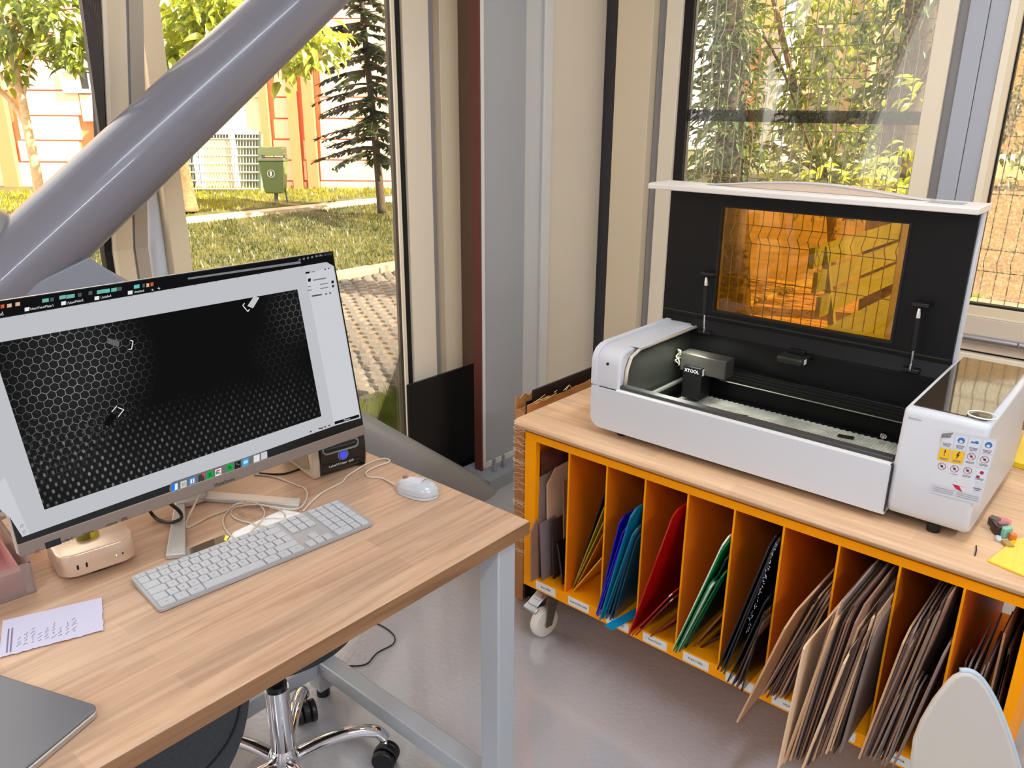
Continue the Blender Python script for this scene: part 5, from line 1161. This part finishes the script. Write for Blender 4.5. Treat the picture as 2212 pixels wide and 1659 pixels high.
sheet((1812, 1625), (1897, 1350), .4, .0036, t_gr, 'board', 'grey-brown board beside the divider right of the pale boards', 'board', g7, cham=.08)
sheet((1848, 1636), (1957, 1366), .5, .0038, t_tan, 'board', 'tan board with pale edge, leftmost in the second slot from the right', 'board', g8, cham=.08)
pack(12, (1856, 1634), (1905, 1640), (1964, 1370), (2050, 1290), 8, g8, 6, jt=16, L_=.55, cols=[t_dk, t_br, t_vd, t_dk, t_gr, t_br])
pack(6, (1878, 1640), (1918, 1652), (1938, 1500), (1985, 1490), 8, g8+' (low front pieces)', 7, sub=', low front row', L_=.08, cols=[t_gr, t_gr, t_br, t_gr])
sheet((1926, 1656), (2050, 1420), .3, .0036, t_gr, 'board', 'grey board, rightmost front in the second slot from the right', 'board', g8)
pack(4, (2010, 1640), (2060, 1650), (2096, 1440), (2135, 1430), 9, g9, 9, L_=.25, cols=[t_gr, t_gr, t_gr])
sheet((2120, 1600), (2185, 1330), .5, .004, t_tan, 'board', 'broad tan board leaning right in the rightmost slot', 'board', g9)
sheet((2150, 1590), (2203, 1345), .5, .004, t_dk, 'board', 'dark brown board beside the right end panel of the trolley', 'board', g9)
sheet((2135, 1600), (2196, 1370), .4, .004, t_vd, 'board', 'umber board second from the right end panel of the trolley', 'board', g9)
sheet((2075, 1560), (2112, 1375), .05, .003, t_br, 'board', 'thin pointed brown splinter board in the rightmost slot', 'board', g9)
# ================================================================== LASER CUTTER
lc_ = thing('laser_cutter', (1.85, .68, ZW), 'white desktop laser cutter with open black lid and amber window on the trolley', 'laser cutter')
lw = mat('laser_white', (208, 208, 212), .38); lw2 = mat('laser_white_inner', (200, 198, 196), .4); lb = mat('laser_black', (12, 12, 13), .5, spec=.3); lb2_ = mat('laser_black_matt', (14, 14, 15), .6); lin_ = mat('laser_inner_grey', (52, 54, 48), .35, metal=.5)
XM, YM0, YM1, ZB, XR = 1.632, .234, 1.136, .721, 2.08
YT = .388
def mprism(name, xz, y0, y1, M_, bev=.0, par=None, sm=True, seg=3):
    return MB().prism([(x, y0, z) for x, z in xz], (0, y1-y0, 0)).build(name, M_, par or lc_, bevel=bev, smooth=sm, seg=seg)
# lower front shell with rounded bottom edge
fs = [(XM+.03, .832), (XM, .832), (XM, .75), (XM+.004, .734), (XM+.016, .723), (XM+.03, ZB)]
mprism('front_shell', fs, YT, YM1-.02, lw)
bot = MB().box((XM+.03, YM0+.01, ZB), (XR, YM1-.01, .735)).build('bottom_pan', lb, lc_)
# rounded left end of the shell, seen as a soft corner at the bottom
b = MB(); ol = [(YT, .832), (YM1, .832), (YM1, .75)]+[(YM1-.03+.03*math.cos(a), .751-.03*math.sin(a)) for a in (math.radians(15*k) for k in range(7))]+[(YT, ZB)]
b.prism([(XM-.003, y, z) for y, z in ol], (.012, 0, 0)).build('front_skin', lw, lc_, bevel=.003, seg=3)
MB().box((XM+.0, YT+.004, .832), (XM+.034, 1.062, .8335)).build('bright_rim', mat('rim_light', (236, 234, 226), .3), lc_)
MB().box((XM+.012, YT+.004, .8335), (XM+.036, 1.066, .842)).build('front_lip', mat('lip_dark', (60, 60, 62), .45), lc_, bevel=.002)
# left cheek
ck = [(XM+.006, .833), (XM+.006, .895), (XM+.010, .912), (XM+.020, .924), (XM+.036, .931), (XM+.06, .934), (2.01, .934), (2.07, .925), (XR, .905), (XR, ZB+.004), (XM+.04, ZB+.004), (XM+.006, .76)]
mprism('left_cheek', ck, 1.058, YM1, lw, .006)
ck2 = [(XM-.001, .834), (XM-.001, .897), (XM+.004, .916), (XM+.016, .930), (XM+.034, .938), (XM+.06, .941), (2.0, .941), (2.0, .932), (XM+.06, .932), (XM+.034, .929), (XM+.02, .92), (XM+.012, .908), (XM+.009, .895), (XM+.009, .834)]
mprism('cheek_ridge', ck2, YM1-.012, YM1+.004, lw, .002)
MB().box((1.70, 1.036, .9342), (1.985, 1.075, .9365)).build('cheek_top_plate', lw, lc_, bevel=.001)
ckin = [(XM+.03, .842), (XM+.034, .888), (XM+.046, .910), (XM+.075, .9235), (1.99, .9235), (1.99, .745), (XM+.05, .745)]
mprism('inner_side', ckin, 1.0505, 1.0575, lin_)
MB().tube([(XM+.024, 1.050, .842), (XM+.026, 1.048, .886), (XM+.040, 1.046, .916), (XM+.075, 1.042, .9315), (1.985, 1.036, .935)], .0045, 8).build('cheek_trim', mat('trim_warm', (214, 196, 178), .4), lc_, smooth='all')
MB().cyl(pxx(1313, 786, XM+.006)+Vector((-.002, 0, 0)), pxx(1313, 786, XM+.006)+Vector((.004, 0, 0)), .0036, n=16).build('status_dot', black, lc_)
# right tower
tw = [(XM, .832), (XM+.012, .953), (XM+.02, .957), (2.05, .968), (XR, .95), (XR, ZB+.004), (XM+.03, ZB), (XM+.008, .730), (XM, .75)]
b = MB(); b.prism([(x, YM0, z) for x, z in tw], (0, YT-YM0, 0)); b.build('control_tower', lw, lc_, bevel=.010, smooth=True, seg=4)
MB().box((XM+.03, YT+.0005, .745), (1.99, YT+.004, .94)).build('inner_side', lb, lc_)
MB().box((XM-.004, YT-.0008, .728), (XM+.003, YT+.0012, .836)).build('seam', dark, lc_)
# tub
MB().box((XM+.034, YT+.004, .735), (1.985, 1.050, .742)).build('tub_floor', lb2_, lc_)
XI = 1.985
MB().box((XI, YT, .735), (XI+.006, 1.058, .93)).build('back_wall', lb, lc_)
MB().box((XI+.006, YT, .735), (XR, 1.058, .925)).build('rear_housing', lb, lc_)
MB().box((XM+.034, YT+.0045, .80), (XM+.038, 1.050, .8335)).build('front_inner', lb, lc_)
MB().prism([(XI-.004, YT, .925), (XI+.02, YT, .955), (XI+.04, YT, .955), (XI+.04, YT, .91), (XI-.004, YT, .915)], (0, .668, 0)).build('hinge_cover', lb, lc_)
# honeycomb bed: real hexagonal cells, one piece of countless cells
hb = MB().box((1.692, .425, .7425), (1.97, 1.03, .7445)).build('bed_plate', lb2_, lc_)
S_ = .0088; cell = MB(); x0h, x1h, y0h, y1h = 1.70, 1.962, .432, 1.022
rr_ = 0; yy = y0h
hexo = [(math.cos(math.radians(30+60*k)), math.sin(math.radians(30+60*k))) for k in range(6)]
vs = []; fsx = []
while yy < y1h:
    xx = x0h+(S_/2 if rr_ % 2 else 0)
    while xx < x1h:
        n = len(vs); Ro, Ri = S_/math.sqrt(3), S_/math.sqrt(3)*.80
        for R_, z in ((Ro, .7515), (Ri, .7515), (Ri, .745)): vs += [Vector((xx+R_*c_, yy+R_*s_, z)) for c_, s_ in hexo]
        for k in range(6):
            k2_ = (k+1) % 6; fsx += [(n+k, n+k2_, n+6+k2_, n+6+k), (n+6+k, n+6+k2_, n+12+k2_, n+12+k)]
        xx += S_
    yy += S_*.8660254; rr_ += 1
cell.v = vs; cell.f = fsx
cell.build('honeycomb', mat('honeycomb_metal', (214, 212, 196), .4, metal=.2, var=.35, vscale=14), hb)['kind'] = 'stuff'
for bx_ in (((1.69, .42), (1.70, 1.035)), ((1.965, .42), (1.975, 1.035))): MB().box((bx_[0][0], bx_[0][1], .742), (bx_[1][0], bx_[1][1], .7545)).build('bed_rail', lb, hb)
for px, py in ((1597, 900), (1826, 946)):
    p = pz(px, py, .753); tag(MB().obox(p+Vector((-.006, .018, 0)), (.010, 0, 0), (.008, -.036, 0), (0, 0, .005)).build('magnet_clip', black, bevel=.001), 'small black hold-down clip on the left part of the laser bed' if px < 1700 else 'small black hold-down clip on the right part of the laser bed', 'clip')
# gantry
ga = MB().box((1.955, YT+.006, .8075), (1.98, 1.046, .846)).build('gantry_beam', lb, lc_, bevel=.002)
MB().box((1.9535, YT+.008, .8075), (1.955, 1.044, .8105)).build('rail_strip', mat('rail_bright', (220, 222, 220), .15, metal=1), ga)
for z in (.820, .829, .838): MB().box((1.9538, YT+.008, z), (1.955, 1.044, z+.0016)).build('beam_groove', lin_, ga)
MB().box((1.69, 1.030, .792), (1.94, 1.040, .798)).build('side_rail', mat('side_rail', (176, 180, 168), .3, metal=.7), lc_)
# laser head with label plate
h0 = pxx(1478, 740, 1.90)
hd = MB().obox(Vector((1.885, h0.y, .835)), (.05, 0, 0), (0, -.135, 0), (0, 0, .052)).build('head_cover', mat('head_grey', (70, 68, 62), .35, metal=.4), lc_, bevel=.003)
hp = pxx(1476, 790, 1.872); hq = pxx(1516, 802, 1.872)
hm = MB().box((1.872, hq.y, .765), (1.93, hp.y, .856)).build('laser_module', lb, lc_, bevel=.002)
c = pxx(1494, 802, 1.8715); text('XTOOL', 'lettering', wht_p := mat('print_white', (225, 225, 225), .5), hm, (1.8715, c.y, c.z), (0, -1, 0), (0, 0, 1), .0125)
MB().box((1.876, hq.y-.0006, .835), (1.889, hq.y, .853)).build('side_label', labm, hm)
rnd = random.Random(2); bq = MB(); cc = Vector((1.90, h0.y+.012, .866))
for k in range(5): bq.tube(smooth_path([cc+Vector((rnd.uniform(-.012, .012), rnd.uniform(-.008, .01), -.02+.01*j)) for j in range(5)], 4), .0016, 5)
bq.build('cable_bundle', mat('wire_white', (190, 186, 170), .4), lc_, smooth='all')
# camera block
ca = pxx(1681, 776, 1.94); MB().obox((1.925, ca.y, ca.z-.004), (.06, 0, 0), (0, -.068, 0), (0, 0, .018)).build('camera_block', lin_, lc_, bevel=.005)
MB().obox((1.938, ca.y-.052, ca.z-.001), (.014, 0, 0), (0, -.0167, 0), (0, 0, .012)).build('white_sticker', labm, lc_)
MB().obox((1.965, ca.y-.012, ca.z+.014), (.015, 0, 0), (0, -.044, 0), (0, 0, .012)).build('camera_bracket', lb, lc_, bevel=.002)
cn = pxx(1908, 942, 1.93); MB().lathe([(.0078, -.008), (.0078, 0), (.006, .0005), (.006, -.002)], (1.931, cn.y, cn.z), (-1, 0, 0), 20).build('round_socket', chrome, lc_, smooth=True)
for a in range(4): q_ = Vector((1.9305, cn.y+.003*math.cos(a*math.pi/2+.7), cn.z+.003*math.sin(a*math.pi/2+.7))); MB().cyl(q_, q_+Vector((-.002, 0, 0)), .001, n=6).build('socket_pin', mat('brass', (210, 160, 80), .2, metal=1), lc_)
# feet
for x in (1.67, 2.03):
    for y in (1.06, .30): MB().cyl((x, y, ZW+.0005), (x, y, ZB), .013, n=18).build('foot', black, lc_)
# lid
XL = 2.007; yl0, yl1 = .392, 1.158; zl0, zl1 = .955, 1.302
wy0, wy1, wz0, wz1 = .531, .997, .986, 1.266
lid = MB().box((XL, wy1, zl0), (XL+.012, yl1, zl1)).box((XL, yl0, zl0), (XL+.012, wy0, zl1)).box((XL, wy0, wz1), (XL+.012, wy1, zl1)).box((XL, wy0, zl0), (XL+.012, wy1, wz0)).box((XL, 1.05, .936), (XL+.03, yl1, .956)).build('lid_inner_panel', lb, lc_)
MB().box((XL+.012, wy1+.01, zl0), (XL+.04, yl1+.004, zl1+.01)).box((XL+.012, yl0-.006, zl0), (XL+.04, wy0-.01, zl1+.01)).box((XL+.012, wy0-.01, wz1+.01), (XL+.04, wy1+.01, zl1+.01)).box((XL+.012, wy0-.01, zl0), (XL+.04, wy1+.01, wz0-.01)).build('lid_outer_shell', lw, lid, bevel=.003)
MB().box((XL+.002, wy0-.004, wz0-.004), (XL+.0055, wy1+.004, wz1+.004)).build('amber_window', glass('amber_acrylic', (.74, .54, .20), 1.0), lid)
for a_, b_ in (((XL-.002, wy0-.006, wz0-.006), (XL, wy1+.006, wz0)), ((XL-.002, wy0-.006, wz1), (XL, wy1+.006, wz1+.004)), ((XL-.002, wy1, wz0), (XL, wy1+.006, wz1)), ((XL-.002, wy0-.006, wz0), (XL, wy0, wz1))): MB().box(a_, b_).build('window_bead', lb2_, lid)
MB().box((XL-.004, yl0+.002, .965), (XL, yl1-.002, .969)).build('lid_crease', lin_, lid)
# lid front lip (turned upwards) and bowed grip
li = MB().prism([(1.935, yl0-.012, zl1+.004), (1.935, yl0-.012, zl1+.017), (1.945, yl0-.012, zl1+.020), (XL+.04, yl0-.012, zl1+.020), (XL+.04, yl0-.012, zl1+.004)], (0, .81, 0)).build('lid_lip', mat('lip_warm_white', (226, 218, 210), .35), lid, bevel=.002)
arc = [(yl0+.10+.55*k/20) for k in range(21)]
b = MB(); pts = [Vector((1.99, y, zl1+.0205+.020*math.sin(math.pi*k/20)**1.3)) for k, y in enumerate(arc)]
b.prism(pts+[Vector((1.99, arc[0], zl1+.0202))], (.05, 0, 0)) if False else b.prism(pts, (.05, 0, 0)); b.build('grip', mat('grip_beige', (214, 192, 172), .35), lid, bevel=.001, smooth=True)
MB().tube([p+Vector((-.001, 0, .001)) for p in pts], .0022, 6).build('grip_edge', lw, lid, smooth='all')
cp = Vector((1.96, .49, zl1+.0205)); MB().obox(cp, (.045, 0, 0), (0, -.07, 0), (0, 0, .0006)).build('lid_sticker', mat('print_sticker', (170, 172, 176), .5, var=.5, vscale=300), lid)
# gas struts
for k, (tp, bp_, xx) in enumerate((((1526, 600), (1521, 716), 1.975), ((1986, 668), (1967, 798), 1.975))):
    T_ = pxx(*tp, xx); B_ = pxx(*bp_, xx); dd = (T_-B_)
    s_ = MB().cyl(B_+dd*.32, B_+dd*.86, .0062, n=16).build('gas_strut', blackm, lc_, smooth=True)
    MB().cyl(B_+dd*.03, B_+dd*.34, .003, n=12).build('rod', chrome, s_, smooth=True)
    MB().lathe([(.0055, 0), (.005, .01), (.0025, .022)], B_+dd*.86, dd, 14).build('strut_tip', chrome, s_, smooth=True)
    MB().obox(B_+Vector((-.004, .02, -.008)), (.03, 0, 0), (0, -.04, 0), (0, 0, .010)).build('lower_bracket', black, s_, bevel=.002)
    MB().cyl(B_+Vector((0, 0, -.003)), B_+Vector((0, 0, .012)), .005, n=14).build('ball_joint', chrome, s_, smooth=True)
    MB().obox(T_+Vector((.0, .018, .004)), (.03, 0, 0), (0, -.036, 0), (0, 0, .010)).build('upper_bracket', black, s_, bevel=.002)
    MB().cyl(T_+Vector((0, .0, .0)), T_+Vector((.03, 0, .01)), .005, n=12).build('stud', black, s_)
gt = MB().prism([(XM+.030, YM0+.012, .9585), (2.045, YM0+.012, .9692), (2.045, YT-.012, .9692), (XM+.030, YT-.012, .9585)], (0, 0, .0012)).build('dark_top_plate', mat('top_gloss', (58, 48, 36), .06, coat=.6), lc_)
rp = pz(2122, 898, .9625); MB().tube([rp+Vector((.020*math.cos(a), .025*math.sin(a), .0012+.025*.02*math.cos(a))) for a in (2*math.pi*i/32 for i in range(33))], .0016, 6).build('button_ring', mat('ring_white', (236, 232, 222), .3), gt, smooth='all')
MB().lathe([(.017, 0), (.017, .001), (.012, .0022), (.002, .0028)], rp+Vector((0, 0, .0005)), n=28).build('start_button', mat('button_gloss', (70, 60, 48), .05), gt, smooth=True)
# light inside the machine
area('laser_work_light', (1.80, .99, .918), .22, .05, .8, (1, 1, .92))
# warning sheet
xs_ = XM-.0012
def tpt(px, py, d=0):
    p = pxx(px, py, XM-.001)
    z = p.z; p.x = (XM if z < .832 else XM+.012*(z-.832)/.121)-.0012-d; return p
SQ = [tpt(2033, 934), tpt(2154, 953), tpt(2116, 1091), tpt(2008, 1063)]
def sq(s, t): return SQ[0].lerp(SQ[1], s).lerp(SQ[3].lerp(SQ[2], s), t)
stk = MB().prism([sq(.20, 0), sq(1, 0), sq(1, 1), sq(0, 1), sq(0, .12)], (-.0003, 0, 0)).build('warning_sheet', mat('sticker_grey', (196, 197, 202), .4), lc_)
MB().prism([sq(.02, .05)+Vector((-.008, 0, .004)), sq(.20, .0), sq(.19, .09), sq(.0, .11)], (-.0005, 0, 0)).build('curled_corner', mat('foil', (150, 150, 150), .25, metal=.8), lc_)
su = (sq(1, .5)-sq(0, .5)).normalized(); svv = (sq(.5, 0)-sq(.5, 1)).normalized()
bl = mat('icon_blue', (50, 110, 170), .5); yl = mat('icon_yellow', (232, 180, 20), .5); rd = mat('icon_red', (150, 36, 60), .5); cellm = mat('cell_light', (206, 207, 213), .45)
def disc(s, t, r, M_, nm, d=.0006, seg=20, par=stk):
    o_ = sq(s, t)+Vector((-d, 0, 0)); return MB().prism([o_+su*r*math.cos(a)+svv*r*math.sin(a) for a in (2*math.pi*i/seg for i in range(seg))], (-.0002, 0, 0)).build(nm, M_, par)
def rect(s0, t0, s1, t1, M_, nm, d=.0005, par=stk): return MB().prism([sq(s0, t0)+Vector((-d, 0, 0)), sq(s1, t0)+Vector((-d, 0, 0)), sq(s1, t1)+Vector((-d, 0, 0)), sq(s0, t1)+Vector((-d, 0, 0))], (-.0002, 0, 0)).build(nm, M_, par)
def ringo(s, t, r, M_): o_ = sq(s, t)+Vector((-.0009, 0, 0)); MB().tube([o_+su*r*math.cos(a)+svv*r*math.sin(a) for a in (2*math.pi*i/20 for i in range(21))], .0005, 4).build('prohibition_ring', M_, stk); MB().tube([o_+su*r*.7-svv*r*.7, o_-su*r*.7+svv*r*.7], .0005, 4).build('prohibition_bar', M_, stk)
cw_ = .245
for c in range(4):
    for r in range(3):
        s0, t0 = .02+c*cw_, .03+r*.215+(.02 if c < 2 and r else 0)
        if (r, c) in ((1, 0), (1, 1)): rect(s0, t0, s0+.225, t0+.20, yl, 'warning_panel')
        else: rect(s0, t0, s0+.225, t0+.20, cellm, 'sign_panel')
        for k in range(2 if r else 3): rect(s0+.03+.01*k, t0+.145+k*.018, s0+.195-.01*k, t0+.155+k*.018, mat('icon_text', (120, 110, 120), .6), 'caption', .0007)
for c in (1, 3): o = disc(.02+c*cw_+.11, .10, .0062, bl, 'head_icon'); disc(.02+c*cw_+.11, .115, .003, cellm, 'mask_icon', .0009)
rect(.02+2*cw_+.04, .085, .02+2*cw_+.18, .11, bl, 'shoe_icon'); disc(.02+2*cw_+.14, .09, .003, bl, 'shoe_toe', .0007)
text('!', 'lettering', inkm, stk, sq(.13, .33)+Vector((-.0009, 0, 0)), su, svv, .018)
z_ = [(.39, .27), (.345, .335), (.37, .335), (.35, .40), (.41, .32), (.38, .32), (.41, .27)]
MB().prism([sq(s, t)+Vector((-.0008, 0, 0)) for s, t in z_], (-.0002, 0, 0)).build('lightning_icon', inkm, stk)
for s, t in ((.62, .31), (.865, .32), (.13, .545), (.375, .545), (.62, .53)): ringo(s, t, .0068, rd); disc(s, t, .0025, inkm, 'pictogram', .0007, 8)
disc(.88, .52, .0035, rd, 'head_icon'); rect(.80, .57, .86, .61, rd, 'hand_icon')
MB().prism([sq(s, t)+Vector((-.0007, 0, 0)) for s, t in ((.32, .70), (.62, .72), (.53, .78), (.62, .87), (.48, .84), (.40, .785), (.50, .765))], (-.0002, 0, 0)).build('red_logo', mat('logo_red', (190, 20, 60), .5), stk)
rect(.06, .74, .25, .75, rd, 'caption', .0007); rect(.08, .765, .22, .775, rd, 'caption', .0007); rect(.80, .76, .95, .77, dark, 'caption', .0007); rect(.84, .785, .92, .795, dark, 'caption', .0007); rect(.52, .785, .66, .79, rd, 'caption', .0007)
for k in range(3): rect(.05, .885+k*.03, .46, .895+k*.03, mat('fine_text', (158, 156, 164), .6), 'fine_print', .0007); rect(.52, .885+k*.03, .95, .895+k*.03, mat('fine_text', (158, 156, 164), .6), 'fine_print', .0007)
c = tpt(1973, 908, .0003); text('Read first', 'lettering', mat('grey_print', (150, 150, 154), .6), lc_, c, (0, -1, 0), (0, 0, 1), .006)
# ================================================================== BEHIND AND AROUND THE TROLLEY
tag(MB().box((1.957, 2.225, .03), (2.42, 2.235, .49)).build('black_board', mat('black_board', (13, 13, 14), .35)), 'large black board standing behind the column flange by the left window', 'panel')
tag(MB().box((2.0, 2.215, .0), (2.24, 2.245, .029)).build('wooden_batten', redbrown), 'dark red-brown batten on the floor carrying the black board', 'batten')
cb = thing('wrapped_carton', (2.0, 1.50, 0), 'flattened cardboard pack wrapped in stretch film between trolley and column', 'carton')
cdm = mat('cardboard', (176, 122, 74), .85, var=.1, vscale=10)
MB().box((1.700, 1.42, .01), (2.35, 1.455, .66)).build('cardboard_pack', cdm, cb)
b = MB(); rnd = random.Random(12); top = [(1.69+.66*k/14, .690+.006*rnd.uniform(-1, 1)) for k in range(15)]
b.prism([(x, 1.40, z) for x, z in top]+[(2.35, 1.40, .2), (1.70, 1.40, .2)], (0, .004, 0)).build('torn_flap', mat('cardboard_torn', (186, 128, 70), .85, var=.2, vscale=12), cb)
b = MB(); top = [(1.665+.1*k/5, .695+.008*rnd.uniform(-1, 1)) for k in range(6)]
b.prism([(x+.04, 1.458, z) for x, z in top]+[(1.80, 1.458, .2), (1.705, 1.458, .2)], (0, .004, 0)).build('torn_flap', MATS['cardboard_torn'], cb)
wr = mat('stretch_wrap', (230, 214, 190), .25); b = MB()
for k in range(60):
    z = rnd.uniform(.18, .64)
    b.tube(smooth_path([Vector((1.697-.003*rnd.random(), 1.40+.06*j/4, z+rnd.uniform(-.006, .006))) for j in range(5)]+[Vector((1.75, 1.465, z))], 2), .0006, 4)
    if k % 2: b.tube([Vector((1.72, 1.398, z)), Vector((1.698, 1.402, z+rnd.uniform(-.01, .01)))], .0006, 4)
b.build('stretch_film', wr, cb)['kind'] = 'stuff'
b = MB()
for k in range(9):
    p = Vector((1.74+rnd.uniform(-.04, .12), 1.392, .690+rnd.uniform(0, .008))); b.tube(smooth_path([p, p+Vector((rnd.uniform(-.02, .03), rnd.uniform(-.004, 0), rnd.uniform(0, .016))), p+Vector((rnd.uniform(0, .06), 0, rnd.uniform(-.004, .010)))], 4), .0009, 4)
b.build('loose_film', mat('loose_film', (240, 214, 150), .3), cb)['kind'] = 'stuff'
tag(MB().box((1.722, 1.4055, .02), (2.36, 1.4115, .727)).build('black_sheet', MATS['black_board']), 'tall black sheet standing against the trolley back behind torn cardboard', 'sheet')
tag(MB().box((1.702, 1.4125, .02), (2.1, 1.4185, .695)).build('black_sheet', MATS['black_board']), 'shorter black sheet with pale edge left of the tall black sheet', 'sheet')
# small items at the right end of the worktop
ys = pz(2133, 1213, ZW+.001)
yp = [pz(2133, 1213, ZW+.001), pz(2212, 1246, ZW+.001), pz(2260, 1200, ZW+.001), pz(2215, 1163, ZW+.001), pz(2178, 1172, ZW+.001), pz(2170, 1185, ZW+.001)]
tag(MB().prism(yp, (0, 0, .003)).build('yellow_sheet', mat('yellow_acrylic', (255, 200, 20), .1, coat=.5)), 'glossy yellow acrylic offcut lying on the front right of the worktop', 'sheet')
scr = [((2165, 1138), .045, .028, .012, (220, 120, 128), .1, 'pink clamp-like acrylic piece beside the laser cutter'), ((2150, 1150), .03, .012, .02, (60, 44, 44), .5, 'dark brown offcut at the left of the small pile'), ((2172, 1158), .025, .012, .02, (130, 196, 170), -.5, 'mint green small offcut on the pile by the laser cutter'), ((2156, 1166), .018, .010, .006, (196, 220, 214), .2, 'tiny pale glassy offcut at the front of the pile'), ((2146, 1133), .02, .02, .016, (92, 80, 70), -.2, 'grey-brown block touching the machine in the small pile'), ((2186, 1166), .012, .012, .014, (220, 120, 50), .4, 'tiny orange offcut at the right of the pile'), ((2176, 1178), .024, .014, .006, (176, 140, 80), .7, 'tan chip beside the glossy yellow offcut'), ((2163, 1150), .022, .01, .024, (160, 110, 110), -.9, 'mauve tilted chip in the middle of the pile')]
for (px, py), a_, b_, h, c_, an, lb3 in scr:
    p = pz(px, py, ZW+.001); u_ = Vector((math.cos(an), math.sin(an), 0)); v_ = Vector((-math.sin(an), math.cos(an), 0))
    o = MB().prism([p+u_*x*a_+v_*y*b_ for x, y in ((-.5, -.5), (.35, -.5), (.5, -.1), (.5, .5), (-.3, .5), (-.5, .2))], (0, 0, h)).build('offcut', mat('off_%d%d%d' % c_, c_, .3), bevel=.001); tag(o, lb3, 'offcut', 'small offcuts beside the laser cutter')
tag(MB().tube(smooth_path([pz(2106, 1200, ZW+.002), pz(2109, 1189, ZW+.002), pz(2109, 1179, ZW+.002)], 3), .0014, 5).build('black_stick', black), 'short black sliver lying on the worktop near its front edge', 'stick')
b = MB(); c = pz(2218, 1000, ZW)+Vector((.05, 0, 0))
ysh = mat('yellow_panel', (250, 214, 40), .3)
tag(MB().obox((2.02, .075, ZW+.001), (.26, -.02, 0), (-.004, -.02, .22), (.0, .004, 0)).build('yellow_sheet', ysh), 'big yellow acrylic sheet standing on the worktop right of the laser cutter', 'sheet')
yq = [pz(2186, 1006, ZW+.001), pz(2260, 1030, ZW+.001), pz(2300, 960, ZW+.001), pz(2212, 940, ZW+.001)]
tag(MB().prism(yq, (0, 0, .012)).build('yellow_offcut', ysh), 'thick yellow offcut lying on the worktop right of the laser cutter', 'sheet')
tag(MB().tube(smooth_path([(1.93, .07, ZW+.004), (1.97, .075, ZW+.03), (2.0, .08, ZW+.10)], 4), .004, 8).build('red_cable', mat('cable_red', (190, 40, 30), .4)), 'short red cable in front of the yellow sheet at the right frame edge', 'cable')
# ------------------------------------------------------------------ white shell chair at the lower right
wc = thing('shell_chair', (1.05, .02, 0), 'white plastic chair, rounded top of its back at the lower right corner', 'chair')
sh_m = mat('shell_white', (184, 176, 166), .35); rim_m = mat('shell_rim', (168, 180, 192), .3)
ov = [(1969, 1700), (1969, 1640), (1974, 1600), (1990, 1560), (2016, 1516), (2042, 1482), (2060, 1464), (2077, 1456), (2098, 1457), (2116, 1468), (2134, 1490), (2156, 1530), (2178, 1585), (2196, 1640), (2212, 1700)]
Pc = pz(2085, 1455, .79); Nc = Vector((math.cos(YAW-.25), math.sin(YAW-.25), -.12)).normalized()
pts = [pplane(x, y, Pc, Nc) for x, y in ov]
low = [p+Vector((0, 0, -.22)) for p in (pts[-1], pts[0])]
b = MB().prism(pts+low, Nc*.010); b.build('backrest', sh_m, wc, bevel=.004, seg=3, smooth=True)
MB().tube([p+Nc*.008 for p in smooth_path(pts[7:], 3)], .0045, 8).build('back_rim', rim_m, wc, smooth='all')
cen = (low[0]+low[1])/2; rg_ = (low[0]-low[1]).normalized(); fwd = Vector((Nc.x, Nc.y, 0)).normalized()
MB().prism([cen+rg_*x*.40+fwd*(y+.5)*.38*-1+Vector((0, 0, -.03)) for x, y in rrect(1, 1, .25, 6)], (0, 0, .02)).build('seat', sh_m, wc, bevel=.006)
for sx in (-.15, .15):
    for sy in (.05, .33): p = cen+rg_*sx-fwd*sy; MB().cyl((p.x, p.y, 0), (p.x, p.y, p.z-.03), .011, n=10).build('leg', alu, wc)
